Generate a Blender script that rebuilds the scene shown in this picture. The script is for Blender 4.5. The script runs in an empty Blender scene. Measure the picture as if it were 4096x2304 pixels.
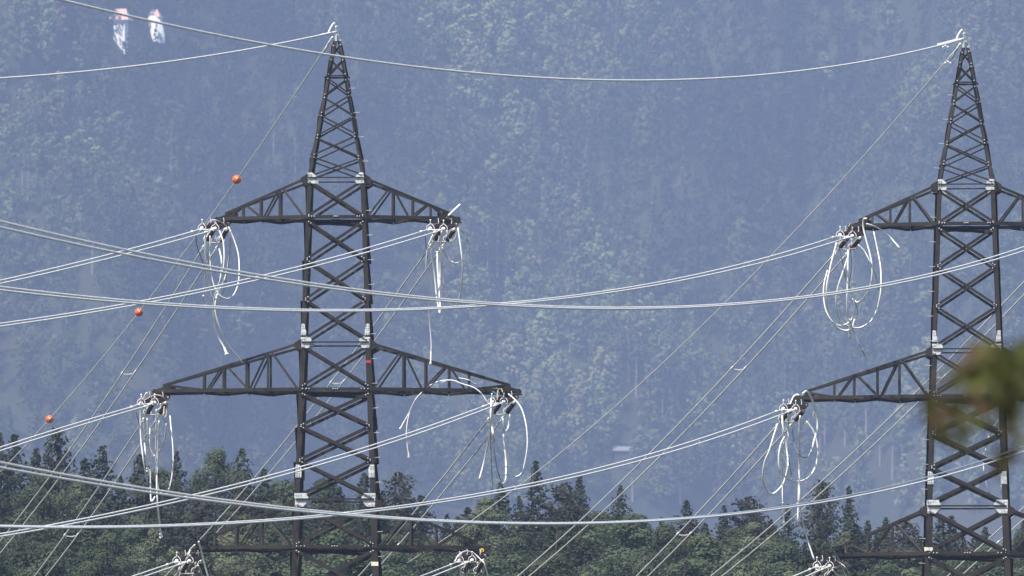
import bpy, math, random
import numpy as np
from mathutils import Vector, Matrix

# ------------------------------------------------------------------ camera, light, exposure
F = 30000.0            # focal length in photo pixels (photo 4096 x 2304)
PITCH = 0.065
CAMZ = 1.7
SUN_DIR = Vector((-0.36, -0.42, 0.83)).normalized()   # towards the sun
sc = bpy.context.scene
col = sc.collection
cd = bpy.data.cameras.new('camera')
cam = bpy.data.objects.new('camera', cd)
col.objects.link(cam)
cam.location = (0, 0, CAMZ)
cam.rotation_euler = (math.pi / 2 + PITCH, 0, 0)
cd.sensor_width = 36.0
cd.lens = F / 4096.0 * 36.0
cd.clip_start = 0.5
cd.clip_end = 20000
cd.dof.use_dof = True
cd.dof.focus_distance = 374.0
cd.dof.aperture_fstop = 2.8
sc.camera = cam

world = bpy.data.worlds.new('World')
sc.world = world
world.use_nodes = True
wn = world.node_tree
bg = wn.nodes['Background']
sky = wn.nodes.new('ShaderNodeTexSky')
sky.sky_type = 'NISHITA'
sky.sun_disc = False
sky.sun_elevation = math.asin(SUN_DIR.z)
sky.sun_rotation = math.atan2(SUN_DIR.x, SUN_DIR.y)
sky.air_density = 1.0
sky.dust_density = 1.0
sky.ozone_density = 1.2
wn.links.new(sky.outputs[0], bg.inputs[0])
bg.inputs[1].default_value = 0.085

sl = bpy.data.lights.new('sun', 'SUN')
sl.energy = 5.0
sl.angle = math.radians(0.5)
sl.color = (1.0, 0.94, 0.84)
so = bpy.data.objects.new('sun', sl)
so.rotation_euler = SUN_DIR.to_track_quat('Z', 'Y').to_euler()
col.objects.link(so)

sc.view_settings.view_transform = 'Standard'
sc.view_settings.look = 'None'
sc.view_settings.gamma = 1.0
sc.view_settings.exposure = 0.82
sc.render.engine = 'CYCLES'
sc.cycles.use_denoising = True
sc.cycles.max_bounces = 6
sc.cycles.volume_bounces = 1
sc.cycles.transparent_max_bounces = 4

HAZE_DENSITY = 0.000124
HAZE_COLOR = (0.49, 0.63, 1.0, 1)

random.seed(7)
rng = np.random.default_rng(7)

# ------------------------------------------------------------------ photo pixel <-> world
CT, ST = math.cos(PITCH), math.sin(PITCH)
def uv(px, py):
    a = (px - 2048.0) / F; b = (1152.0 - py) / F
    d = CT - b * ST
    return a / d, (ST + b * CT) / d
def at(px, py, Y):
    u, v = uv(px, py)
    return Vector((u * Y, Y, CAMZ + v * Y))

# ------------------------------------------------------------------ materials
def mat(name, base, rough=0.6, metal=0.0, noise=0.0, nscale=8.0, base2=None, spec=0.5, trans=0.0, objrand=0.0, attr=None, bump=0.0):
    m = bpy.data.materials.new(name); m.use_nodes = True
    nt = m.node_tree; N = nt.nodes; L = nt.links
    bs = N['Principled BSDF']
    bs.inputs['Roughness'].default_value = rough
    bs.inputs['Metallic'].default_value = metal
    bs.inputs['Specular IOR Level'].default_value = spec
    c = None
    tc = N.new('ShaderNodeTexCoord')
    if noise > 0 or base2 is not None or bump > 0:
        nz = N.new('ShaderNodeTexNoise'); nz.inputs['Scale'].default_value = nscale; nz.inputs['Detail'].default_value = 5
        L.new(tc.outputs['Object'], nz.inputs['Vector'])
        mx = N.new('ShaderNodeMix'); mx.data_type = 'RGBA'
        b2 = base2 or tuple(x * (1 - noise) for x in base)
        mx.inputs[6].default_value = (*base, 1); mx.inputs[7].default_value = (*b2, 1)
        rp = N.new('ShaderNodeMapRange'); rp.inputs[1].default_value = 0.35; rp.inputs[2].default_value = 0.65
        L.new(nz.outputs[0], rp.inputs[0]); L.new(rp.outputs[0], mx.inputs[0])
        c = mx.outputs[2]
        if bump > 0:
            bm_ = N.new('ShaderNodeBump'); bm_.inputs['Strength'].default_value = bump
            L.new(nz.outputs[0], bm_.inputs['Height']); L.new(bm_.outputs[0], bs.inputs['Normal'])
    if attr:
        an = N.new('ShaderNodeAttribute'); an.attribute_name = attr
        if c is not None:
            mm = N.new('ShaderNodeMix'); mm.data_type = 'RGBA'; mm.blend_type = 'MULTIPLY'; mm.inputs[0].default_value = 1
            L.new(c, mm.inputs[6]); L.new(an.outputs['Color'], mm.inputs[7]); c = mm.outputs[2]
        else:
            c = an.outputs['Color']
    if objrand > 0:
        oi = N.new('ShaderNodeObjectInfo')
        hs = N.new('ShaderNodeHueSaturation')
        r1 = N.new('ShaderNodeMapRange'); r1.inputs[3].default_value = 1 - objrand; r1.inputs[4].default_value = 1 + objrand
        r2 = N.new('ShaderNodeMapRange'); r2.inputs[3].default_value = 0.5 - 0.05 * objrand; r2.inputs[4].default_value = 0.5 + 0.05 * objrand
        L.new(oi.outputs['Random'], r1.inputs[0]); L.new(oi.outputs['Random'], r2.inputs[0])
        L.new(r1.outputs[0], hs.inputs['Value']); L.new(r2.outputs[0], hs.inputs['Hue'])
        if c is not None: L.new(c, hs.inputs['Color'])
        else: hs.inputs['Color'].default_value = (*base, 1)
        c = hs.outputs[0]
    if c is not None: L.new(c, bs.inputs['Base Color'])
    else: bs.inputs['Base Color'].default_value = (*base, 1)
    if trans > 0:
        tr = N.new('ShaderNodeBsdfTranslucent'); ms = N.new('ShaderNodeMixShader'); ms.inputs[0].default_value = trans
        if c is not None: L.new(c, tr.inputs[0])
        else: tr.inputs[0].default_value = (*base, 1)
        out = N['Material Output']
        L.new(bs.outputs[0], ms.inputs[1]); L.new(tr.outputs[0], ms.inputs[2]); L.new(ms.outputs[0], out.inputs[0])
    return m

M = {
 'steel': mat('painted_steel', (0.036, 0.029, 0.023), 0.6, 0.0, nscale=1.6, spec=0.25, base2=(0.020, 0.017, 0.014)),
 'galv': mat('galvanised_steel', (0.60, 0.61, 0.62), 0.55, 0.0, nscale=5, base2=(0.42, 0.43, 0.44)),
 'alu': mat('bright_aluminium', (0.90, 0.88, 0.84), 0.45, 0.0, nscale=3, base2=(0.76, 0.76, 0.74)),
 'alu_dull': mat('weathered_aluminium', (0.80, 0.79, 0.74), 0.5, 0.0, nscale=2, base2=(0.66, 0.65, 0.60)),
 'dark_wire': mat('tarnished_cable', (0.17, 0.16, 0.13), 0.6, 0.0, nscale=3, base2=(0.20, 0.18, 0.14)),
 'cord': mat('beige_cord', (0.52, 0.42, 0.29), 0.8),
 'tape': mat('pale_blue_tape', (0.30, 0.52, 0.62), 0.5),
 'porcelain': mat('brown_porcelain', (0.032, 0.010, 0.009), 0.22, 0.0),
 'orange': mat('orange_plastic', (0.80, 0.14, 0.015), 0.28, 0.0, nscale=4, base2=(0.72, 0.115, 0.012)),
 'red': mat('red_paint', (0.45, 0.03, 0.025), 0.6),
 'yellow': mat('yellow_paint', (0.75, 0.50, 0.03), 0.5),
 'paper': mat('cream_plate', (0.78, 0.72, 0.58), 0.6),
 'concrete': mat('concrete', (0.35, 0.34, 0.32), 0.9, nscale=3, base2=(0.26, 0.25, 0.24)),
 'bark': mat('bark', (0.075, 0.055, 0.042), 0.9, nscale=3, base2=(0.045, 0.034, 0.027)),
 'pale_bark': mat('pale_bark', (0.24, 0.20, 0.19), 0.9, nscale=0.6, base2=(0.16, 0.14, 0.13)),
 'conifer': mat('spruce_needles', (0.027, 0.039, 0.023), 0.85, nscale=0.35, base2=(0.050, 0.062, 0.033), spec=0.2, trans=0.2, objrand=0.22),
 'conifer_brown': mat('spruce_needles_with_cones', (0.034, 0.037, 0.024), 0.85, nscale=0.6, base2=(0.052, 0.050, 0.031), spec=0.2, trans=0.2, objrand=0.2),
 'broad': mat('grey_green_leaves', (0.062, 0.086, 0.050), 0.8, nscale=0.3, base2=(0.092, 0.112, 0.062), spec=0.25, trans=0.3, objrand=0.22),
 'broad_pale': mat('yellow_green_leaves', (0.110, 0.132, 0.078), 0.8, nscale=0.3, base2=(0.145, 0.165, 0.098), spec=0.25, trans=0.3, objrand=0.2),
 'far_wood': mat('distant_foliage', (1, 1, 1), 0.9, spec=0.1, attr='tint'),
 'far_pale': mat('distant_pale_leaves', (0.09, 0.11, 0.055), 0.9, nscale=0.2, base2=(0.115, 0.125, 0.065), spec=0.1, objrand=0.25),
 'far_dark': mat('distant_needles', (0.050, 0.065, 0.038), 0.9, nscale=0.2, base2=(0.08, 0.085, 0.05), spec=0.1, objrand=0.3),
 'leaf_olive': mat('olive_leaves', (0.060, 0.078, 0.014), 0.6, nscale=3.0, base2=(0.105, 0.10, 0.02), trans=0.35),
 'leaf_brown': mat('browning_leaves', (0.085, 0.040, 0.014), 0.7, nscale=6, base2=(0.06, 0.040, 0.014), trans=0.3),
 'ground': mat('meadow_and_forest_floor', (0.028, 0.034, 0.018), 0.95, nscale=0.02, base2=(0.042, 0.040, 0.024), spec=0.1),
 'plaster': mat('white_plaster', (0.92, 0.90, 0.86), 0.8, nscale=0.5, base2=(0.84, 0.82, 0.78)),
 'rooftile': mat('red_roof_tiles', (0.62, 0.40, 0.36), 0.8, nscale=0.8, base2=(0.54, 0.33, 0.30)),
 'glass': mat('dark_window', (0.10, 0.13, 0.16), 0.2),
 'palestone': mat('pale_roofing', (0.19, 0.185, 0.185), 0.8),
}

# ------------------------------------------------------------------ mesh helpers
class MB:
    def __init__(s): s.v = []; s.f = []; s.split = 0
    def add(s, vs, fs):
        o = len(s.v); s.v += [tuple(v) for v in vs]; s.f += [tuple(i + o for i in f) for f in fs]
    def box(s, c, hx, hy, hz):      # centre, half vectors
        c = Vector(c); hx, hy, hz = Vector(hx), Vector(hy), Vector(hz)
        vs = [c + a * hx + b * hy + d * hz for d in (-1, 1) for b in (-1, 1) for a in (-1, 1)]
        s.add(vs, [(0, 2, 3, 1), (4, 5, 7, 6), (0, 1, 5, 4), (2, 6, 7, 3), (0, 4, 6, 2), (1, 3, 7, 5)])
    def bar(s, p0, p1, a, w, b, t):  # bar from p0 to p1; spans 0..w along a and 0..t along b
        p0, p1 = Vector(p0), Vector(p1); a = Vector(a); b = Vector(b)
        vs = []
        for p in (p0, p1):
            vs += [p, p + a * w, p + a * w + b * t, p + b * t]
        s.add(vs, [(0, 1, 2, 3), (7, 6, 5, 4), (0, 4, 5, 1), (1, 5, 6, 2), (2, 6, 7, 3), (3, 7, 4, 0)])
    def angle(s, p0, p1, a, b, w, t=0.02, w2=None):   # rolled L section: heel on the line, flanges along a and b
        s.bar(p0, p1, a, w, b, t)
        q = Vector(b) * t
        s.bar(Vector(p0) + q, Vector(p1) + q, b, (w2 or w) - t, a, t)
    def tube(s, pts, r, n=6, cap=True):
        pts = [Vector(p) for p in pts]
        rs = r if isinstance(r, (list, tuple)) else [r] * len(pts)
        T = []
        for i in range(len(pts)):
            d = pts[min(i + 1, len(pts) - 1)] - pts[max(i - 1, 0)]
            T.append(d.normalized() if d.length > 1e-9 else Vector((0, 0, 1)))
        up = Vector((0, 0, 1)) if abs(T[0].z) < 0.9 else Vector((1, 0, 0))
        nrm = (up - T[0] * up.dot(T[0])).normalized()
        o = len(s.v)
        for i, p in enumerate(pts):
            nrm = (nrm - T[i] * nrm.dot(T[i]))
            nrm = nrm.normalized() if nrm.length > 1e-6 else T[i].orthogonal().normalized()
            bn = T[i].cross(nrm)
            for k in range(n):
                an = 2 * math.pi * k / n
                s.v.append(tuple(p + (nrm * math.cos(an) + bn * math.sin(an)) * rs[i]))
        for i in range(len(pts) - 1):
            for k in range(n):
                a = o + i * n + k; b = o + i * n + (k + 1) % n
                s.f.append((a, b, b + n, a + n))
        if cap:
            s.f.append(tuple(o + k for k in reversed(range(n))))
            s.f.append(tuple(o + (len(pts) - 1) * n + k for k in range(n)))
    def ball(s, c, r, seg=12, rings=8, ax=None):
        c = Vector(c)
        prof = []
        for i in range(1, rings):
            t = math.pi * i / rings
            prof.append((-math.cos(t) * r, math.sin(t) * r))
        ax = Vector(ax).normalized() if ax else Vector((0, 0, 1))
        s.lathe(c, ax, [(-r, r * 0.02)] + prof + [(r, r * 0.02)], seg)
    def lathe(s, c, ax, prof, n=10):   # prof: list of (distance along axis, radius)
        pts = [Vector(c) + Vector(ax) * d for d, _ in prof]
        a = Vector(ax).normalized(); e1 = a.orthogonal().normalized(); e2 = a.cross(e1)
        o = len(s.v)
        for p, (_, r) in zip(pts, prof):
            for k in range(n):
                an = 2 * math.pi * k / n
                s.v.append(tuple(p + (e1 * math.cos(an) + e2 * math.sin(an)) * r))
        for i in range(len(pts) - 1):
            for k in range(n):
                q = o + i * n + k; w = o + i * n + (k + 1) % n
                s.f.append((q, w, w + n, q + n))
        s.f.append(tuple(o + k for k in reversed(range(n))))
        s.f.append(tuple(o + (len(pts) - 1) * n + k for k in range(n)))
    def prism(s, poly, off):          # closed polygon (3D points) given thickness vector
        n = len(poly); poly = [Vector(p) for p in poly]
        s.add(poly + [p + Vector(off) for p in poly],
              [tuple(range(n)), tuple(reversed(range(n, 2 * n)))] + [(i, i + n, (i + 1) % n + n, (i + 1) % n) for i in range(n)])
    def build(s, name, m, parent=None, smooth=False, origin=None):
        me = bpy.data.meshes.new(name)
        vs = s.v
        if origin is not None:
            o = Vector(origin); vs = [tuple(Vector(v) - o) for v in vs]
        me.from_pydata(vs, [], s.f)
        for q in (m if isinstance(m, list) else [m]): me.materials.append(q)
        if s.split: me.polygons.foreach_set('material_index', [0] * s.split + [1] * (len(s.f) - s.split))
        if smooth: me.polygons.foreach_set('use_smooth', [True] * len(me.polygons))
        me.update()
        ob = bpy.data.objects.new(name, me); col.objects.link(ob)
        if origin is not None: ob.location = origin
        if parent is not None: ob.parent = parent
        return ob

def tag(o, label=None, cat=None, group=None, kind=None):
    if label: o['label'] = label
    if cat: o['category'] = cat
    if group: o['group'] = group
    if kind: o['kind'] = kind
    return o
def empty(name, loc=(0, 0, 0), rz=0):
    o = bpy.data.objects.new(name, None); o.location = loc; o.rotation_euler = (0, 0, rz)
    o.empty_display_size = 0.5
    col.objects.link(o); return o

def crom(pts, n=6):
    P = [Vector(p) for p in pts]
    if len(P) < 3: return P
    out = []
    for i in range(len(P) - 1):
        p0 = P[i - 1] if i else P[0] * 2 - P[1]
        p1, p2 = P[i], P[i + 1]
        p3 = P[i + 2] if i + 2 < len(P) else P[-1] * 2 - P[-2]
        for k in range(n):
            t = k / n
            out.append(0.5 * ((2 * p1) + (p2 - p0) * t + (2 * p0 - 5 * p1 + 4 * p2 - p3) * t * t + (3 * p1 - p0 - 3 * p2 + p3) * t ** 3))
    out.append(P[-1]); return out

# ------------------------------------------------------------------ terrain
def sstep(a, b, x):
    t = np.clip((x - a) / (b - a), 0, 1); return t * t * (3 - 2 * t)
def slope_start(x):
    return 3430 + 130 * np.tanh(x / 160.0) + 300 * np.exp(-((x - 30) / 210.0) ** 2)
def terr(x, y):
    x = np.asarray(x, float); y = np.asarray(y, float)
    hill = 13 * sstep(415, 600, y) * (1 - sstep(680, 1300, y))
    s = y - slope_start(x)
    sp = np.where(s > 60, s - 30, np.where(s > 0, s * s / 120.0, 0))
    mt = 0.66 * np.minimum(sp, 1700)
    folds = 26 * np.sin(x / 48.0 + y / 210.0 + 1.3 * np.sin(y / 150.0)) + 15 * np.sin(x / 27.0 - y / 120.0 + 2) + 9 * np.sin(x / 15.0 + y / 45.0) + 8 * np.sin(y / 38.0 + x / 80.0)
    mt = mt + sstep(0, 260, s) * folds
    return hill - 11 * sstep(1000, 1800, y) + mt
def hit(px, py):
    u, v = uv(px, py)
    y = np.arange(2700, 7600, 2.0)
    d = terr(u * y, y) - (CAMZ + v * y)
    i = int(np.argmax(d > 0))
    return Vector((u * y[i], y[i], float(terr(u * y[i], y[i]))))

xs = np.unique(np.concatenate([np.arange(-1500, -560, 40), np.arange(-560, 561, 11), np.arange(600, 1501, 40)]))
ys = np.concatenate([np.arange(-300, 480, 60), np.arange(480, 1300, 20), np.arange(1300, 2700, 100), np.arange(2700, 6500, 15), np.arange(6500, 7701, 60)])
X, Yg = np.meshgrid(xs, ys); Z = terr(X, Yg)
g = MB(); nx = len(xs)
g.v = [tuple(map(float, p)) for p in zip(X.ravel(), Yg.ravel(), Z.ravel())]
g.f = [(j * nx + i, j * nx + i + 1, (j + 1) * nx + i + 1, (j + 1) * nx + i) for j in range(len(ys) - 1) for i in range(nx - 1)]
tag(g.build('ground', M['ground'], smooth=True), kind='structure')

# ------------------------------------------------------------------ pylons
D0 = 375.0
def Zh(py): return CAMZ + uv(1348, py)[1] * D0     # height of a photo row on the pylon's near face
def Wd(py):                                        # body width in metres at a photo row
    return ((30 + 198 * (py - 154) / 546.0) if py < 700 else (228 + 0.0736 * (py - 700))) / 80.0
ARMS = {'upper': (868, 716, (2.78, 3.76, 4.66)), 'middle': (1559, 1378, (3.33, 4.43, 5.60, 6.60)), 'lower': (2189, 2014, (3.70, 4.95, 6.05))}

def py_of_z(z): return 1152 - (math.atan((z - CAMZ) / D0) - PITCH) * F

def pylon(label, ax_px, yaw, dz, spans_l, spans_r, pegs_side, extras):
    u, _ = uv(ax_px, 1152)
    Yc = 376.5
    root = empty('lattice_pylon', (u * Yc, Yc, 0), yaw)
    tag(root, label, 'pylon', 'steel pylons of the power line')
    def zz(py): return Zh(py) + dz
    def corner(py, sx, sy):
        w = Wd(py) / 2
        return Vector((sx * w, sy * w, zz(py)))
    PY_GROUND = py_of_z(0.35 - dz)
    # legs
    for sx in (-1, 1):
        for sy in (-1, 1):
            m = MB()
            for (a, b, fa, fb) in ((156, 704, .15, .18), (706, 1330, .195, .215), (1330, 1990, .225, .26), (1990, PY_GROUND, .27, .32)):
                p0, p1 = corner(a, sx, sy), corner(b, sx, sy)
                m.angle(p0, p1, (-sx, 0, 0), (0, -sy, 0), (fa + fb) / 2, 0.022)
            m.build('leg', M['steel'], root)
            f = MB(); p = corner(PY_GROUND, sx, sy)
            f.box((p.x, p.y, -0.1), (.5, 0, 0), (0, .5, 0), (0, 0, .52)); f.build('footing', M['concrete'], root)
    bolts = MB()
    def bolt(p, n, r=0.035):
        n = Vector(n); bolts.lathe(Vector(p), n, [(0, r), (0.03, r), (0.045, r * .5)], 6)
    # face bracing ---------------------------------------------------
    def P(face, py, s):      # point on a face, s = -1..1 across it
        w = Wd(py) / 2
        z = zz(py)
        if face == 'front': return Vector((s * w, -w, z))
        if face == 'back': return Vector((s * w, w, z))
        if face == 'left': return Vector((-w, s * w, z))
        return Vector((w, s * w, z))
    NRM = {'front': Vector((0, -1, 0)), 'back': Vector((0, 1, 0)), 'left': Vector((-1, 0, 0)), 'right': Vector((1, 0, 0))}
    def brace(m, face, py0, s0, py1, s1, out, w=0.105, proud=0.0):
        n = NRM[face]
        p0, p1 = P(face, py0, s0 * .93), P(face, py1, s1 * .93)
        d = (p1 - p0).normalized()
        inpl = n.cross(d)
        if inpl.z < 0: inpl = -inpl
        if out:   # lies on the outside of the leg flange, standing flange outward
            o = n * (0.003 + proud)
            m.angle(p0 + o - inpl * w * .5, p1 + o - inpl * w * .5, inpl, n, w, 0.013, w * .8)
        else:
            o = -n * 0.030
            m.angle(p0 + o - inpl * w * .5, p1 + o - inpl * w * .5, inpl, -n, w, 0.013, w * .8)
        if face == 'front':
            for q, sgn in ((p0, 1), (p1, -1)):
                bolt(q + d * sgn * 0.06 + n * 0.02 + n * proud, n)
                if py0 > 800: bolt(q + d * sgn * 0.19 + n * 0.02 + n * proud, n)
    panels = [(722, 862), (884, 1036), (1038, 1197), (1199, 1358), (1384, 1545), (1574, 1703), (1706, 1841), (1844, 1986), (2014, 2178), (2202, 2372)]
    y = 2376
    while y < PY_GROUND - 30:
        n_ = min(y + 200 + (y - 2300) * .08, PY_GROUND)
        panels.append((y, n_ - 4)); y = n_
    nodes = [300, 372, 452, 537, 622, 702]
    for face in ('front', 'back', 'left', 'right'):
        m = MB()
        flip = 1 if face in ('front', 'left') else -1
        for (a, b) in panels:
            w = 0.130 + 0.03 * (a > 1570) + .02 * (a > 2100)
            brace(m, face, a, -1, b, 1, True, w)
            brace(m, face, a, 1, b, -1, False, w)
        for i in range(5):
            s = -1 if i % 2 == 0 else 1
            brace(m, face, nodes[i] + 4, s * flip, nodes[i + 1] - 4, -s * flip, True, 0.085)
            brace(m, face, nodes[i] + 10, -s * flip, nodes[i + 1] + 2, s * flip, False, 0.07)
        brace(m, face, 228, -1, 292, 1, True, 0.07); brace(m, face, 228, 1, 292, -1, False, 0.07)
        brace(m, face, 170, -1, 222, 1, True, 0.06); brace(m, face, 166, 1, 218, -1, False, 0.06)
        if face == 'front': front_mesh = m
        else: m.build('face_bracing', M['steel'], root)
    # horizontal struts at each arm's top chord and spire belt
    for py, w in ((299, .13), (712, .10), (1372, .115), (2001, .125)):
        for face in ('front', 'back', 'left', 'right'):
            m = MB(); n = NRM[face]
            p0, p1 = P(face, py, -.97), P(face, py, .97)
            o = n * 0.040
            m.angle(p0 + o, p1 + o, (0, 0, 1), n, w * .62, 0.013)
            m.build('horizontal_strut', M['steel'], root)
    # cross arms
    for nm, (pyb, pyt, vs) in ARMS.items():
        for sx in (-1, 1):
            span = (spans_l if sx < 0 else spans_r)[nm]
            arm = MB()
            wb = Wd(pyb) / 2; wt = Wd(pyt) / 2
            zb, zt = zz(pyb), zz(pyt)
            def chord(s, top, x):   # point on a chord at |x|
                if top:
                    t = (x - wt) / (span - 0.5 - wt); return Vector((sx * x, s * wt * (1 - t) * 1.0 + s * 0.10 * t, zt + (zb + .22 - zt) * t))
                t = (x - wb) / (span - wb); return Vector((sx * x, s * (wb * (1 - t) + 0.10 * t), zb))
            for s in (-1, 1):
                n = Vector((0, s, 0))
                arm.angle(chord(s, False, wb) + n * .035 + Vector((0, 0, -.07)), chord(s, False, span) + n * .035 + Vector((0, 0, -.07)), (0, 0, 1), -n, 0.175, 0.016)
                arm.angle(chord(s, True, wt) + n * .03, chord(s, True, span - .5) + n * .03, (0, 0, 1), -n, 0.13, 0.016)
                xs_ = [wb + .12] + list(vs) + [span - .55]
                for i, x in enumerate(vs):
                    arm.angle(chord(s, False, x) - n * .01, chord(s, True, x) - n * .01, (sx, 0, 0), -n, 0.11, 0.013)
                for i in range(len(xs_) - 1):
                    x0, x1 = xs_[i], xs_[i + 1]
                    b0 = (i % 2 == 0)
                    p0 = chord(s, not b0, x0 + (0.12 if not b0 else 0)); p1 = chord(s, b0, x1 - (0.1 if b0 else 0.15))
                    d = (p1 - p0).normalized(); a = n.cross(d); a = a if a.z > 0 else -a
                    arm.angle(p0 + n * .012, p1 + n * .012, a, -n, 0.095, 0.012)
            # plan bracing in the bottom plane: zig-zag between front and back chord
            xs_ = [wb] + list(vs) + [span - .6]
            for i in range(len(xs_) - 1):
                s0 = -1 if i % 2 == 0 else 1
                p0, p1 = chord(s0, False, xs_[i] + .05), chord(-s0, False, xs_[i + 1])
                d = (p1 - p0).normalized(); a = Vector((0, 0, 1)).cross(d)
                dn = Vector((0, 0, -.09))
                arm.angle(p0 + dn, p1 + dn, a, (0, 0, -1), 0.10, 0.012)
                p0, p1 = chord(-1, False, xs_[i + 1]), chord(1, False, xs_[i + 1])
                arm.angle(p0 + Vector((0, 0, -.075)), p1 + Vector((0, 0, -.075)), (1, 0, 0), (0, 0, -1), 0.09, 0.012)
            ao = arm.build('cross_arm', M['steel'], root)
            # tip plate
            t = MB()
            for s in (-1, 1):
                y_ = s * 0.16
                t.prism([(sx * (span - 1.1), y_, zb - .09), (sx * (span + .02), y_, zb - .13), (sx * (span + .06), y_, zb + .02), (sx * (span - .85), y_, zb + .33), (sx * (span - 1.15), y_, zb + .28)], (0, s * .02, 0))
            t.box((sx * (span - .35), 0, zb - .17), (.45, 0, 0), (0, .2, 0), (0, 0, .02))
            t.build('arm_tip_plate', M['steel'], ao)
        # bottom strut across the body and V plan members (seen from below)
        for s in (-1, 1):
            m = MB(); n = Vector((0, s, 0)); wb = Wd(pyb) / 2
            m.angle(Vector((-wb, s * wb, zz(pyb) - .07)) + n * .034, Vector((wb, s * wb, zz(pyb) - .07)) + n * .034, (0, 0, 1), -n, 0.17, 0.016)
            m.build('horizontal_strut', M['steel'], root)
            if s < 0:
                for q in (-.9, -.8, -.72, -.06, 0, .06, .72, .8, .9):
                    bolt(Vector((q * wb, -wb - .05, zz(pyb) + .04)), n)
        m = MB(); wb = Wd(pyb) / 2; z = zz(pyb) - .11
        mid = [(0, -wb, z), (wb, 0, z), (0, wb, z), (-wb, 0, z)]
        for i in range(4):
            p0, p1 = Vector(mid[i]), Vector(mid[(i + 1) % 4])
            m.angle(p0, p1, Vector((0, 0, -1)), (p1 - p0).normalized().cross(Vector((0, 0, 1))), 0.11, 0.012)
        for p0, p1 in (((-wb, -wb, z), (wb, wb, z - .13)), ((-wb, wb, z - .02), (wb, -wb, z))):
            p0, p1 = Vector(p0), Vector(p1)
            m.angle(p0, p1, Vector((0, 0, -1)), (p1 - p0).normalized().cross(Vector((0, 0, 1))), 0.12, 0.012)
        m.build('plan_bracing', M['steel'], root)
        # arm brackets at the legs where the top chords start
        for sx in (-1, 1):
            wt = Wd(pyt) / 2; z = zz(pyt)
            for s in (-1, 1):
                m = MB(); m.prism([(sx * (wt - .02), s * (wt + .05), z - .35), (sx * (wt - .02), s * (wt + .05), z + .28), (sx * (wt + .32), s * (wt + .02), z + .07), (sx * (wt + .40), s * (wt + .02), z - .10)], (0, s * .018, 0))
                m.build('arm_bracket', M['steel'], root)
    # galvanised gussets and splice plates
    def gusset(poly, s):
        for sx in (-1, 1):
            g_ = MB()
            pts = []
            for (fx, py) in poly:
                w = Wd(py) / 2
                pts.append((sx * (w - fx), s * (w + .026), zz(py)))
            g_.prism(pts, (0, s * .012, 0))
            g_.build('gusset_plate', M['galv'], root)
    for s in (-1, 1):
        gusset([(-.01, 690), (.20, 689), (.42, 702), (.44, 712), (.38, 719), (.48, 724), (.40, 734), (.22, 733), (-.01, 731)], s)
        gusset([(-.01, 1349), (.40, 1350), (.52, 1355), (.53, 1364), (.46, 1374), (.48, 1380), (.40, 1393), (-.01, 1393)], s)
        gusset([(-.01, 1974), (.60, 1974), (.62, 1984), (.70, 1990), (.62, 2012), (.46, 2028), (-.01, 2028)], s)
        gusset([(.0, 1296), (.14, 1296), (.25, 1326), (.25, 1342), (.0, 1342)], s)
        gusset([(.0, 1860), (.20, 1860), (.30, 1878), (.30, 1911), (.0, 1911)], s)
    for py in (1302, 1312, 1332, 1338, 1866, 1874, 1893, 1903, 696, 716, 1355, 1386, 1981, 2020):
        for sx in (-1, 1):
            for q in (.06, .17):
                w = Wd(py) / 2
                bolt((sx * (w - q), -w - .038, zz(py)), (0, -1, 0), .028)
    front_mesh.split = len(front_mesh.f)
    front_mesh.add(bolts.v, bolts.f)
    front_mesh.build('face_bracing', [M['steel'], M['galv']], root)
    # climbing pegs
    py = 347
    k = 0
    while py < PY_GROUND - 120:
        w = Wd(py) / 2; m = MB(); z = zz(py)
        y_ = (-w + .08)
        m.tube([(pegs_side * w, y_, z), (pegs_side * (w + .29), y_ - .02, z + .02)], .014, 5)
        m.tube([(pegs_side * (w + .29), y_ - .02, z + .02), (pegs_side * (w + .305), y_ - .02, z + .02)], .028, 5)
        m.build('step_peg', M['galv'], root)
        py += 99; k += 1
    # peak cap
    m = MB(); z = zz(152)
    m.prism([(-.20, -.2, z - .02), (.20, -.2, z - .02), (.20, -.2, z + .12), (.12, -.2, z + .20), (.06, -.2, z + .34), (-.06, -.2, z + .34), (-.12, -.2, z + .20), (-.2, -.2, z + .14)], (0, .4, 0))
    m.build('peak_cap', M['galv'], root)
    extras(root, zz, bolt)
    return root

def extras_left(root, zz, bolt):
    py = 1448; w = Wd(py) / 2; m = MB()
    m.box((w - .11, -w - .008, zz(py)), (.125, 0, 0), (0, .02, 0), (0, 0, .07)); m.build('red_band', M['red'], root)
    py = 2257; w = Wd(py) / 2; m = MB()
    m.box((w - .14, -w - .02, zz(py)), (.175, 0, 0), (0, .012, 0), (0, 0, .10)); m.build('number_plate', M['paper'], root)
def extras_right(root, zz, bolt):
    py = 2198 - 27; w = Wd(py) / 2; m = MB()
    m.prism([(-w - .06, -w - .05, zz(py - 8)), (-w + .36, -w - .05, zz(py - 7)), (-w + .38, -w - .05, zz(py + 2)), (-w + .30, -w - .05, zz(py + 9)), (-w + .12, -w - .05, zz(py + 5)), (-w - .04, -w - .05, zz(py + 9))], (0, .02, 0))
    m.build('number_plate', M['paper'], root)

T1 = pylon('dark brown lattice pylon left of centre, with a red band on its right leg', 1347.5, -0.017, 0.0,
           {'upper': 6.13, 'middle': 9.24, 'lower': 7.58}, {'upper': 6.19, 'middle': 9.24, 'lower': 7.58}, 1, extras_left)
T2 = pylon('dark brown lattice pylon cut off at the right edge, partly behind blurred leaves', 3866, -0.062, -0.335,
           {'upper': 5.92, 'middle': 8.78, 'lower': 7.20}, {'upper': 6.10, 'middle': 9.14, 'lower': 7.49}, -1, extras_right)

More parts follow.
